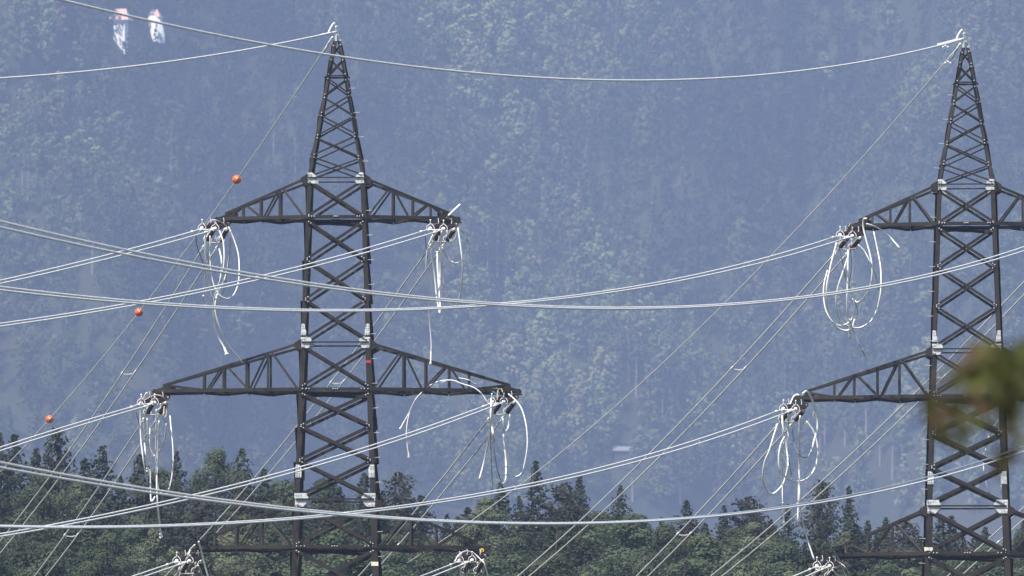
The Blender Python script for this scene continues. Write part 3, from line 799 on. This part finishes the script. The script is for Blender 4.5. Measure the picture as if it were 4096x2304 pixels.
loose('Q4', [(615,960),(650,1060),(690,1150),(735,1240)], 'grey cable end hanging lowest of all ' + U, r=.03, sleeve=.8)
loose('Q4', [(745,240),(800,258),(860,290),(920,340),(995,425)], 'white cable end sticking out to the right below the right pylon\'s upper left arm', r=.04)
loose('Q4', [(590,370),(600,420),(650,425),(690,390)], 'beige cord bundled at the insulators of the right pylon\'s upper left arm', r=.022, mt='cord')
loose('Q4', [(608,260),(622,238),(636,270),(630,310)], 'small beige cord arch above the insulators of the right pylon\'s upper left arm', r=.018, mt='cord')
U = 'under the right pylon\'s middle left arm'
loose('Q6', [(72,300),(40,400),(10,500),(-25,590),(-40,700),(-20,780),(20,828),(60,815),(110,760),(135,690),(150,620)], 'big white cable loop furthest left ' + U, r=.046)
loose('Q6', [(150,620),(148,540),(135,440),(112,340),(108,240)], 'white cable rising beside the big left loop ' + U, r=.046)
loose('Q6', [(135,380),(95,460),(80,560),(90,640),(130,700),(190,733),(250,732),(310,700),(355,630),(375,540),(370,440),(340,350),(290,280)], 'widest round cable loop ' + U, r=.042)
loose('Q6', [(262,72),(290,55),(320,90),(350,170),(373,260),(370,350),(350,420),(330,500),(308,548)], 'thick white cable arching over the tip of the right pylon\'s middle left arm', r=.05)
loose('Q6', [(308,548),(270,556),(225,520),(198,440),(182,320)], 'thin dark cable bow ' + U, r=.022, mt='dark_wire')
loose('Q6', [(243,240),(236,420),(237,600),(232,800),(225,1050)], 'long straight white cable with cut end ' + U, r=.048)
loose('Q6', [(235,700),(240,850),(255,1000),(290,1150),(350,1330)], 'white cable reaching down to the right pylon\'s lower left arm', r=.04)
loose('Q6', [(88,250),(120,380),(150,520),(165,620),(182,710)], 'thin dark cable slanting right ' + U, r=.02, mt='dark_wire', sleeve=.4)
loose('Q6', [(155,230),(152,330),(150,435)], 'short thick white stub ' + U, r=.05)
loose('Q6', [(118,440),(110,600),(108,750),(110,880),(122,1035)], 'thin grey cable with a pale sleeve ' + U, r=.024, mt='alu_dull', sleeve=1.1)
loose('Q6', [(168,150),(190,100),(215,80),(232,84)], 'white cable arch at the tip of the right pylon\'s middle left arm', r=.042, Yb=374)
loose('Q6', [(232,84),(250,88),(270,80)], 'light blue tape on the tip of the right pylon\'s middle left arm', r=.045, mt='tape', Yb=374, name='tape_binding', cat='tape')
loose('Q6', [(258,260),(275,300),(320,270),(350,210)], 'thin beige cord bow beside the right pylon\'s middle left arm', r=.014, mt='cord')
loose('Q6', [(490,1300),(530,1340),(590,1390),(620,1470)], 'thin wire curling below the right pylon\'s lower left arm', r=.018, mt='alu_dull')
loose('Q6', [(545,1345),(560,1390),(600,1470)], 'second thin wire below the right pylon\'s lower left arm', r=.014, mt='alu_dull')
loose('Q6', [(370,1400),(355,1430),(350,1480)], 'white cable end at the bottom edge under the right pylon\'s lower left arm', r=.042)
loose('Q6', [(490,1405),(515,1440),(530,1480)], 'white cable end at the bottom edge right of the right pylon\'s lower left insulators', r=.04)
loose('Q6', [(500,1265),(515,1290),(540,1330)], 'thin wire tie on the lower left arm tip of the right pylon', r=.016, mt='tape', name='tape_binding', cat='tape')
loose('Q6', [(1890,135),(1860,155),(1790,210),(1740,270),(1690,340),(1655,440),(1632,560),(1628,650),(1650,760),(1680,850)], 'thin cable hanging behind the body of the right pylon below its middle arm', r=.026, mt='alu_dull', Ya=379, Yb=379.5, sleeve=.4)
# earth wire fittings at the peaks
for key, dxp, dyp, lab in (('1', 0, 0, 'left'), ('2', 2511, 27, 'right')):
    def q(pts, Y0, Y1): return [at(x + dxp, y + dyp, Y0 + (Y1 - Y0) * i / (len(pts) - 1)) for i, (x, y) in enumerate(pts)]
    root = empty('earth_wire_fitting', at(1345 + dxp, 128 + dyp, 376.4)); o0 = root.location.copy()
    tag(root, f'bright metal wire clamp and loop on the very tip of the {lab} pylon', 'fitting', 'wire fittings on the pylon tips')
    m = MB(); m.tube([p - o0 for p in q([(1346,127),(1330,131),(1313,134),(1290,139),(1262,147),(1240,152)], 376.2, 375)], .055, 7); m.build('grip_sleeve', M['alu'], root, smooth=True)
    m = MB(); m.tube([p - o0 for p in crom(q([(1313,132),(1322,112),(1333,95),(1339,93),(1343,105),(1345,122)], 376.0, 376.6), 5)], .04, 7); m.build('jumper_loop', M['alu'], root, smooth=True)
    m = MB(); m.tube([p - o0 for p in crom(q([(1342,108),(1350,106),(1354,115),(1351,128)], 376.0, 376.6), 5)], .035, 7); m.build('jumper_loop', M['alu'], root, smooth=True)
    m = MB(); m.tube([p - o0 for p in q([(1330,148),(1321,160),(1308,186),(1294,212)], 376.8, 378.0)], .045, 7); m.build('grip_sleeve', M['alu'], root, smooth=True)
    if key == '2':
        for (x, y) in ((3782, 186), (3792, 250)):
            m = MB()
            for s in (-1, 0, 1): m.ball(at(x + 10 * s, y + (2 if s else -3), 376) - o0, .055, 7, 5)
            m.build('vibration_damper', M['alu'], root, smooth=True)

# ------------------------------------------------------------------ trees
def quads_obj(name, Q, m, parent=None, tint=None):
    """Q: (n,4,3) array of leaf clumps -> one mesh"""
    n = len(Q); me = bpy.data.meshes.new(name)
    me.vertices.add(4 * n); me.loops.add(4 * n); me.polygons.add(n)
    me.vertices.foreach_set('co', Q.astype(np.float32).ravel())
    me.loops.foreach_set('vertex_index', np.arange(4 * n, dtype=np.int32))
    me.polygons.foreach_set('loop_start', np.arange(0, 4 * n, 4, dtype=np.int32))
    if tint is not None:
        at_ = me.attributes.new('tint', 'FLOAT_COLOR', 'FACE')
        at_.data.foreach_set('color', np.concatenate([tint, np.ones((n, 1))], 1).astype(np.float32).ravel())
    me.materials.append(m); me.update(); me.validate()
    ob = bpy.data.objects.new(name, me); col.objects.link(ob)
    if parent is not None: ob.parent = parent
    return ob
def clumps(C, size, R, aniso=1.0, dirs=None, nrm=None, rough=.55):
    """leaf-clump quads at centres C; dirs = preferred long axis, nrm = preferred facing"""
    n = len(C)
    if nrm is None: nn = R.normal(size=(n, 3))
    else: nn = nrm / (np.linalg.norm(nrm, axis=1)[:, None] + 1e-9) + rough * R.normal(size=(n, 3))
    nn /= np.linalg.norm(nn, axis=1)[:, None] + 1e-9
    a = R.normal(size=(n, 3)) if dirs is None else dirs + 0.45 * R.normal(size=(n, 3))
    a = a - nn * (a * nn).sum(1)[:, None]; a /= np.linalg.norm(a, axis=1)[:, None] + 1e-9
    b = np.cross(nn, a)
    s = (size * R.uniform(.6, 1.35, n))[:, None]
    a = a * s * aniso; b = b * s
    j = R.uniform(.55, 1.2, (n, 4, 1))
    return np.stack([C - a * j[:, 0], C + b * .8 * j[:, 1], C + a * j[:, 2], C - b * .8 * j[:, 3]], 1)
def conifer_crown(H, Rm, R, whorl=.42, step=.36, size=.24, base=.08, shape=.85, nb=8, soft=0.0, side=3):
    C = []; Dr = []; Nn = []
    z = base * H
    while z < H * .995:
        t = (z / H - base) / (1 - base)
        r = Rm * (1 - t) ** shape * R.uniform(.80, 1.08) + .10
        for k in range(max(4, int(nb * (1 - .45 * t)))):
            az = R.uniform(0, 6.283); L = r * R.uniform(.62, 1.14)
            droop = R.uniform(.12, .38) * (1 - t) - .45 * t
            m = max(1, int(L / step))
            d = np.array([math.cos(az), math.sin(az), 0]); sdv = np.array([-d[1], d[0], 0])
            for i in range(m):
                q = (i + R.uniform(.3, 1.0)) / m
                p = d * L * q + np.array([0, 0, z - droop * L * q + .14 * L * q * q + R.normal() * .07])
                for w in range(1 + side * (q > .3)):
                    sd = sdv * (0 if w == 0 else R.uniform(-1, 1) * L * .30 * (1.15 - q * .6))
                    C.append(p + sd + R.normal(size=3) * (.05 + soft)); Dr.append(d * .8 + sd * .6 + np.array([0, 0, -.6])); Nn.append(d * (.35 + q) + sd * .5 + np.array([0, 0, .55]))
        z += whorl * R.uniform(.75, 1.25)
    C = np.array(C); Dr = np.array(Dr); Dr /= np.linalg.norm(Dr, axis=1)[:, None] + 1e-9
    return clumps(C, size, R, 1.35, Dr, np.array(Nn), .32)
def broad_crown(H, Rm, R, n=3200, size=.20, lobes=22, z0=.22, peak=.42, flat=.62):
    out = []; nr = []
    for i in range(lobes):
        t = (i + R.uniform(0, 1)) / lobes
        zc = H * (z0 + (.95 - z0) * t)
        rr = Rm * math.sqrt(max(.03, 1 - ((t - peak) / flat) ** 2)) * R.uniform(.15, .85)
        if t > .9: rr *= .3
        an = R.uniform(0, 6.283); c = np.array([math.cos(an) * rr, math.sin(an) * rr, zc])
        lr = Rm * R.uniform(.20, .42) * (1 if t < .8 else .65)
        v = R.normal(size=(n // lobes, 3)); v[:, 2] = v[:, 2] * .8 + .35; v /= np.linalg.norm(v, axis=1)[:, None]
        rad = lr * R.uniform(.6, 1.08, (len(v), 1))
        out.append(c + v * rad * np.array([1, 1, .95])); nr.append(v + np.array([math.cos(an), math.sin(an), .2]) * .4)
    C = np.concatenate(out)
    return clumps(C, size, R, 1.1, None, np.concatenate(nr), .3)
def trunk_mesh(H, r, R, branches=6, lean=.02):
    m = MB()
    pts = [(lean * H * (i / 8) ** 2 * math.sin(1 + i), lean * H * (i / 8) ** 2, H * .97 * i / 8 - .6 * (i == 0)) for i in range(9)]
    m.tube(pts, [r * (1.15 - i / 8) + .02 for i in range(9)], 7)
    for k in range(branches):
        z = H * R.uniform(.25, .85); a = R.uniform(0, 6.28); L = (H - z) * .3 + .4
        m.tube([(0, 0, z), (math.cos(a) * L * .5, math.sin(a) * L * .5, z + L * .15), (math.cos(a) * L, math.sin(a) * L, z + L * .1)], [r * .35 * (1 - z / H) + .02, r * .2 * (1 - z / H) + .015, .01], 5)
    return m

protos = {}
def proto(kind, i):
    key = (kind, i)
    if key in protos: return protos[key]
    R = np.random.default_rng(hash(kind) % 1000 * 0 + 100 + i * 13 + {'spruce_tree': 0, 'dense_spruce': 5, 'broadleaf_tree': 7, 'pale_broadleaf': 9, 'far_broad': 11, 'far_pine': 12}[kind])
    H = 20.0
    if kind == 'spruce_tree': Q = conifer_crown(H, R.uniform(4.2, 5.2), R, base=.12, shape=.86, nb=13, whorl=.31, size=.14, step=.36); mt = 'conifer'
    elif kind == 'dense_spruce': Q = conifer_crown(H, R.uniform(4.8, 5.6), R, shape=.62, base=.12, size=.15, nb=14, whorl=.33, step=.36); mt = 'conifer_brown'
    elif kind == 'broadleaf_tree': Q = broad_crown(H, R.uniform(4.4, 5.2), R, 20000, .13, 80, .08, .2, .88); mt = 'broad'
    elif kind == 'pale_broadleaf': Q = broad_crown(H, R.uniform(3.6, 4.3), R, 15000, .13, 64, .08, .16, .92); mt = 'broad_pale'
    elif kind == 'far_broad': Q = broad_crown(H, 6.6, R, 1100, .62, 16, .12); mt = 'far_pale'
    else: Q = conifer_crown(H, 3.2, R, whorl=.9, step=.8, size=.45, base=.62, nb=6, shape=.6); mt = 'far_dark'
    cr = quads_obj('crown', Q, M[mt]); me = cr.data; bpy.data.objects.remove(cr)
    tm = trunk_mesh(H, .22 if 'far' not in kind else .40, R)
    tr = tm.build('trunk', M['bark'] if kind != 'far_pine' else M['pale_bark']); tme = tr.data; bpy.data.objects.remove(tr)
    protos[key] = (me, tme); return protos[key]
def plant(kind, i, name, loc, height, label, group, wid=1.0):
    me, tme = proto(kind, i)
    root = empty(name, loc, random.uniform(0, 6.28))
    s = height / 20.0
    root.scale = (s * wid, s * wid, s)
    tag(root, label, 'tree', group)
    for nm, d in (('trunk', tme), ('crown', me)):
        o = bpy.data.objects.new(nm, d); col.objects.link(o); o.parent = root
    return root

ORD = ['first', 'second', 'third', 'fourth', 'fifth', 'sixth', 'seventh', 'eighth', 'ninth', 'tenth', 'eleventh', 'twelfth', 'thirteenth', 'fourteenth', 'fifteenth', 'sixteenth', 'seventeenth', 'eighteenth', 'nineteenth', 'twentieth'] + ['twenty-' + x for x in ('first', 'second', 'third', 'fourth', 'fifth', 'sixth', 'seventh', 'eighth', 'ninth')] + ['thirtieth'] + ['thirty-' + x for x in ('first', 'second', 'third', 'fourth', 'fifth', 'sixth', 'seventh', 'eighth', 'ninth')] + ['fortieth'] + ['forty-' + x for x in ('first', 'second', 'third', 'fourth', 'fifth')]
back = [(0,1732),(58,1737),(143,1790),(228,1711),(339,1833),(408,1780),(480,1905),(562,1817),(640,1890),(707,1806),(790,1880),(869,1811),(970,1796),(1056,1875),(1110,1940),(1162,1939),(1230,1985),(1300,1928),(1358,1949),(1459,1891),(1530,1960),(1596,1888),(1690,1985),(1787,2055),(1870,2030),(1940,1990),(2004,1928),(2075,1985),(2143,1843),(2205,2010),(2260,1928),(2318,1902),(2400,2050),(2483,1944),(2560,2085),(2647,2066),(2745,2002),(2820,2090),(2896,2018),(2997,1984),(3083,2077),(3151,2013),(3284,1918),(3395,1944),(3470,2080),(3544,2071),(3681,2145),(3761,2066),(3850,2140),(3941,2108),(4020,2150),(4096,2082)]
rows = []
rows.append(('back', [(x, y, 'dense_spruce' if x in (1596, 2997, 3284, 228, 2260) else 'broadleaf_tree' if x in (869, 1162, 1110, 640, 1300) else 'spruce_tree') for x, y in back], 575))
def mkrow(y0l, y0r, jit, step, mix, seed):
    R = random.Random(seed); out = []; x = -60
    while x < 4160:
        t = x / 4096
        out.append((x, y0l + (y0r - y0l) * t + R.uniform(-jit, jit), R.choices(['spruce_tree', 'dense_spruce', 'broadleaf_tree', 'pale_broadleaf'], mix)[0]))
        x += step * R.uniform(.7, 1.3)
    return out
rows.append(('second', mkrow(1945, 2125, 55, 150, (7, 1.6, 1.6, .4), 3), 548))
rows.append(('third', mkrow(2050, 2175, 55, 165, (5, 1.2, 2.6, .9), 5), 522))
rows.append(('fourth', mkrow(2140, 2225, 50, 185, (3, .6, 3.2, 2), 8), 499))
rows.append(('front', mkrow(2215, 2275, 35, 200, (1, .5, 4, 3), 11), 480))
DESC = {'spruce_tree': 'narrow dark spruce', 'dense_spruce': 'bushy brownish spruce', 'broadleaf_tree': 'grey-green broadleaf tree', 'pale_broadleaf': 'pale yellow-green broadleaf tree'}
for rn, lst, Y in rows:
    for i, (px, py, kind) in enumerate(sorted(lst)):
        Yt = Y + random.uniform(-8, 8)
        tip = at(px, py, Yt); zb = float(terr(tip.x, Yt))
        h = tip.z - zb
        if kind in ('broadleaf_tree', 'pale_broadleaf'): h *= 1.04
        wid = random.uniform(.8, 1.45) * (18 / h) ** .45
        if kind == 'spruce_tree' and rn == 'back': wid *= 1.05
        where = f'{ORD[i]} from the left in the {rn} row of trees' if i < len(ORD) else f'{["last", "second to last", "third to last", "fourth to last", "fifth to last", "sixth to last", "seventh to last", "eighth to last"][len(lst) - 1 - i]} on the right in the {rn} row of trees'
        plant(kind, i % 3, {'spruce_tree': 'spruce_tree', 'dense_spruce': 'spruce_tree', 'broadleaf_tree': 'broadleaf_tree', 'pale_broadleaf': 'broadleaf_tree'}[kind], (tip.x, Yt, zb - .3), h + .3, DESC[kind] + ', ' + where, 'trees of the near wood', wid)

CLEAR = []
# trees that stand out on the hillside
def far_tree(px, py, kind, h, label, w=1.0):
    p = hit(px, py); CLEAR.append((p, 4.5 if kind == 'far_broad' else 2.4, 22 if kind == 'far_broad' else 26, 3))
    plant(kind, int(px) % 3, 'broadleaf_tree' if kind == 'far_broad' else 'pine_tree', p - Vector((0, 0, .5)), h * p.y / 3950, label, 'trees standing out on the hillside', w)
fb = [(1500,60,'near the top edge right of the left pylon tip'),(3300,330,'under the top wire, left of the right pylon tip'),(1180,430,'above the left pylon\'s upper left arm'),(2170,260,'just under the sagging top wire at its lowest'),(2330,300,'above the middle of the long top wire'),(2620,330,'under the long top wire right of its low point'),(2720,470,'pale crown below the long top wire'),(2880,560,'right half, below the long top wire'),(3060,150,'top right, above the long top wire'),(3560,120,'near the top, left of the right pylon tip'),(3540,640,'beside the upper left arm of the right pylon'),(240,420,'left edge area between the two top wires'),(300,280,'below the white house on the hillside'),(420,330,'left of the wires crossing under the castle'),(440,560,'left of the topmost orange ball'),(150,660,'near the left edge above the fuzzy cable pair'),(2540,1000,'above the cable pair between the pylons'),(2150,1060,'just above the cables crossing right of the left pylon'),(2120,1480,"beyond the left pylon's middle right arm"),(3700,1290,'behind the right pylon'),(3230,1330,'below the hanging loops of the right pylon'),(1730,1320,"behind cables of the left pylon's upper right arm"),(1750,1750,'low on the hillside right of the left pylon'),(2380,1780,'left of the small pale hut'),(2560,1790,'right of the small pale hut'),(2780,1640,'low hillside between the pylons'),(3610,1780,'low on the slope just left of the right pylon'),(960,1350,'left of the left pylon above its middle arm'),(640,820,'left of the topmost orange ball, lower down'),(90,240,'far left below the top wire')]
for i, (px, py, w) in enumerate(fb):
    far_tree(px, py + 45, 'far_broad', 17 + (i * 37 % 8), 'pale round tree on the slope, ' + w, 1.0 + (i * 13 % 5) * .1)
fp = [(90,760),(112,770),(684,700),(476,900),(370,1060),(1094,600),(1180,740),(2068,160),(2140,170),(2424,290),(2462,330),(1950,1100),(2020,1120),(2280,1390),(2390,1380),(2480,1450),(2515,1500),(2545,1560),(2620,1620),(2650,1640),(3280,1780),(3300,1790),(3380,1760),(3465,1720),(3520,1830),(3570,1880),(2720,1990),(2530,1990),(3410,1080),(3140,1540),(3190,1560),(2165,1130),(2280,1150),(1990,1090)]
for i, (px, py) in enumerate(sorted(fp)):
    far_tree(px, py + 30, 'far_pine', 26 + (i * 29 % 9), f'hazy pine with bare pale trunk, {ORD[i]} such tree from the left on the hillside', .9)

# ------------------------------------------------------------------ hillside wood (distant, one mass)
def site(px, py):
    p = hit(px, py); return at(px, py, p.y - 9)
HOUSE = site(474, 146); TOWER = site(636, 146); HUT = site(2492, 1822)
R = np.random.default_rng(21)
sp_ = 11.5
gx, gy = np.meshgrid(np.arange(-520, 521, sp_), np.arange(2800, 7200, sp_))
gx = gx.ravel() + R.uniform(-.48, .48, gx.size) * sp_; gy = gy.ravel() + R.uniform(-.48, .48, gy.size) * sp_
gz = terr(gx, gy)
v_ = (gz - CAMZ) / gy; u_ = gx / gy
keep = (v_ > .034) & (v_ < .112) & (np.abs(u_) < .085)
for c, hw, f, b in ((HOUSE, 8, 25, 20), (TOWER, 8, 27, 20), (HUT, 7, 24, 10), *CLEAR):
    keep &= ~((np.abs(gx - c.x) < hw) & (gy > c.y - f) & (gy < c.y + b))
gx, gy, gz = gx[keep], gy[keep], gz[keep]
patch = 1.25 * np.sin(gx / 41 + 1.7) + np.sin(gy / 53 - gx / 67) + np.sin(gx / 19 + gy / 27) * .6
is_b = (patch + R.normal(size=len(gx)) * 1.2) > .95 - .9 * np.exp(-((gx - 90) / 130.0) ** 2)
variants_c = [conifer_crown(21.0, 4.2, np.random.default_rng(300 + i), whorl=1.1, step=1.2, size=.58, base=.2, nb=7, shape=.75, side=1) for i in range(4)]
variants_b = [broad_crown(16.0, 5.8, np.random.default_rng(400 + i), 560, .55, 20, .15) for i in range(4)]
Qs = []; Ts = []
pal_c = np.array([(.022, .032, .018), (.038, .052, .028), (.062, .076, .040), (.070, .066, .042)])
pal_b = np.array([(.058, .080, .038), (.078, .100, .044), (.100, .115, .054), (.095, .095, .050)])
for vi in range(4):
    for b, V, pal in ((False, variants_c, pal_c), (True, variants_b, pal_b)):
        idx = np.where((is_b == b) & (np.arange(len(gx)) % 4 == vi))[0]
        if not len(idx): continue
        q = V[vi]; n = len(idx)
        a = R.uniform(0, 6.283, n); s = R.uniform(1.0, 1.9, n) * gy[idx] / 4000; w = s * R.uniform(.85, 1.2, n)
        ca, sa = np.cos(a), np.sin(a)
        x = q[None, :, :, 0]; y = q[None, :, :, 1]; z = q[None, :, :, 2]
        bc = lambda t: t[:, None, None]
        out = np.stack([(x * bc(ca) - y * bc(sa)) * bc(w) + bc(gx[idx]), (x * bc(sa) + y * bc(ca)) * bc(w) + bc(gy[idx]), z * bc(s) + bc(gz[idx]) - .5], -1)
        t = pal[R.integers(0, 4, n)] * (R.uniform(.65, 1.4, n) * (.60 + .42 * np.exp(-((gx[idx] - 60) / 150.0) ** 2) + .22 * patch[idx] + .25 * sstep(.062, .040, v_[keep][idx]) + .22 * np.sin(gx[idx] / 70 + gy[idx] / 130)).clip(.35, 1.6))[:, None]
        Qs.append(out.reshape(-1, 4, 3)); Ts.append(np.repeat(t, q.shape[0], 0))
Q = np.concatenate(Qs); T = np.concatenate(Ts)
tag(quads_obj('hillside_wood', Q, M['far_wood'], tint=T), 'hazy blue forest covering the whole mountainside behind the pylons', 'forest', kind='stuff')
print('hillside trees', len(gx), 'quads', len(Q))

# ------------------------------------------------------------------ buildings on the hillside
def gable(m, x0, x1, y0, y1, z0, h, hip=0.0):
    ym = (y0 + y1) / 2
    m.add([(x0, y0, z0), (x1, y0, z0), (x1, y1, z0), (x0, y1, z0), (x0 + hip, ym, z0 + h), (x1 - hip, ym, z0 + h)], [(0, 1, 5, 4), (2, 3, 4, 5), (1, 2, 5), (3, 0, 4), (3, 2, 1, 0)])
h0 = empty('hillside_house', HOUSE); h0.scale = (HOUSE.y / 3800,) * 3; h0.rotation_euler.z = -0.25; tag(h0, 'white house with pinkish roof high on the hillside, left of the curved wall', 'house')
m = MB(); m.box((0, 4, -.5), (3.0, 0, 0), (0, 3, 0), (0, 0, 8.9)); m.build('wall', M['plaster'], h0)
m = MB(); gable(m, -5.4, 5.4, -.4, 8.4, 8.41, 6.2, 2.6); m.build('roof', M['rooftile'], h0)
for x in (-1.6, 1.5):
    for z in (3.4, 6.2):
        m = MB(); m.box((x, .96, z), (.38, 0, 0), (0, .05, 0), (0, 0, .6)); m.build('window', M['glass'], h0)
t0 = empty('castle_tower', TOWER); t0.scale = (TOWER.y / 3800,) * 3; t0.rotation_euler.z = -0.2; tag(t0, 'cream curved castle wall and red-roofed building high on the hillside under the top wire', 'castle')
m = MB()
n = 14; outl = []
for i in range(n + 1):
    a = math.pi * i / n
    outl.append((-1.0 + 4.2 * math.cos(a + math.pi), -2.6 * math.sin(a)))
# curved curtain wall falling away to the right
pl = []
top = [(-5.0, 9.6), (-3.2, 10.4), (-1.2, 10.0), (0.6, 8.8), (2.2, 6.8), (3.2, 4.0), (3.7, 0.6), (3.7, -3)]
bot = [(-4.6, 5.8), (-3.4, 1.0), (-3.0, -2), (-2.4, -3), (-1.2, -3.4), (.4, -3.6), (2.0, -3.8), (3.4, -3.9)]
for i in range(len(top)):
    yy = -1.6 * math.sin(math.pi * i / 7) - 3.0
    pl.append(((top[i][0], yy, top[i][1]), (bot[i][0], yy, bot[i][1])))
for i in range(len(top) - 1):
    (a, b), (c, d) = pl[i], pl[i + 1]
    m.prism([a, b, d, c], (0, 1.2, 0))
m.build('wall', M['plaster'], t0)
m = MB(); m.box((-.2, -4.66, 5.2), (.35, 0, 0), (0, .12, 0), (0, 0, .9)); m.build('window', M['glass'], t0)
m = MB(); m.box((-3.5, 7, 1.0), (3, 0, 0), (0, 2.6, 0), (0, 0, 9.4)); m.build('wall', M['plaster'], t0)
m = MB(); gable(m, -7.4, -.4, 3.6, 10.4, 10.41, 4.2, 2.2); m.build('roof', M['rooftile'], t0)
hu = empty('hillside_hut', HUT); hu.scale = (HUT.y / 3950,) * 3; tag(hu, 'small hut with a pale flat roof low on the hillside between the pylons', 'hut')
m = MB(); m.box((0, 2, -2.4), (4.4, 0, 0), (0, 2, 0), (0, 0, 4.7)); m.build('wall', M['bark'], hu)
m = MB(); m.prism([(-5.6, -1.2, 2.4), (5.6, -.8, 2.2), (5.4, 4.6, 4.6), (-5.2, 4.6, 4.9)], (0, 0, .25)); m.build('roof', M['palestone'], hu)

# ------------------------------------------------------------------ foreground tree at the right edge, out of focus
R = np.random.default_rng(5)
nt = empty('roadside_tree', (5.2, 36.5, 0)); tag(nt, 'blurred tree with olive and brown leaves close by at the right edge', 'tree')
o = nt.location.copy()
m = MB(); m.tube([(0, 0, -.1), (.03, .05, 1.2), (-.03, 0, 2.4), (.05, .02, 3.6), (.0, .0, 4.6)], [.14, .12, .10, .07, .03], 10); m.build('trunk', M['bark'], nt, smooth=True)
blobs = [(4040,1450,70,60),(3960,1480,70,50),(4070,1550,60,60),(3890,1520,60,40),(4000,1540,60,50),(3990,1610,50,30),(3930,1390,40,20),(4080,1400,50,40),(3800,1650,60,35),(3730,1620,40,30),(3740,1700,40,40),(3820,1740,50,40),(3950,1690,50,35),(4050,1660,50,40),(4000,1830,40,30),(4070,1740,50,40),(3900,1610,50,35),(3870,1480,50,30),(3850,1460,30,20)]
dens = [30,24,30,14,20,10,7,12,13,7,8,13,10,10,9,8,7,8,4]
tips = []
Cs = []; br = []
for (px, py, sx, sy), n in zip(blobs, dens):
    for _ in range(n):
        Cs.append(tuple(at(px + R.normal() * sx * .55, py + R.normal() * sy * .55, 36.0 + R.normal() * .6) - o))
    tips.append(at(px, py, 36.0) - o)
for _ in range(2600):      # rest of the crown, outside the frame
    v = R.normal(size=3); v /= np.linalg.norm(v); c = v * R.uniform(.4, 1) ** .4 * np.array([2.3, 2.3, 2.2]) + np.array([.3, 0, 4.6])
    if c[0] + o.x > 2.65: Cs.append(tuple(c))
Cs = np.array(Cs)
pick = R.uniform(size=len(Cs)) < .12
low = (Cs[:, 2] < 3.45) & (Cs[:, 0] + o.x < 2.5)
pick |= low & (R.uniform(size=len(Cs)) < .2)
quads_obj('crown', clumps(Cs[~pick], .052, R, 1.4), M['leaf_olive'], nt)
tag(quads_obj('crown', clumps(Cs[pick], .050, R, 1.4), M['leaf_brown'], nt), 'browning leaves')
m = MB()
hub = [Vector((-2.0, -.4, 3.75)), Vector((-3.2, -.5, 3.6))]
m.tube([(0, 0, 2.1), hub[0], hub[1]], [.03, .02, .012], 6)
for t in tips: m.tube([hub[1] if t.x < -3.2 else hub[0], (hub[1] + t) / 2 + Vector((0, 0, .03)), t], [.008, .005, .002], 5)
m.build('branch', M['bark'], nt, smooth=True)

# ------------------------------------------------------------------ haze
m = MB(); m.box((0, 3700, 700), (1620, 0, 0), (0, 4100, 0), (0, 0, 714))
hz = bpy.data.materials.new('haze'); hz.use_nodes = True
N = hz.node_tree.nodes; N.clear()
out = N.new('ShaderNodeOutputMaterial'); pv = N.new('ShaderNodeVolumePrincipled')
pv.inputs['Density'].default_value = HAZE_DENSITY
pv.inputs['Color'].default_value = HAZE_COLOR
pv.inputs['Anisotropy'].default_value = 0.0
hz.node_tree.links.new(pv.outputs[0], out.inputs['Volume'])
tag(m.build('haze', hz), kind='stuff')
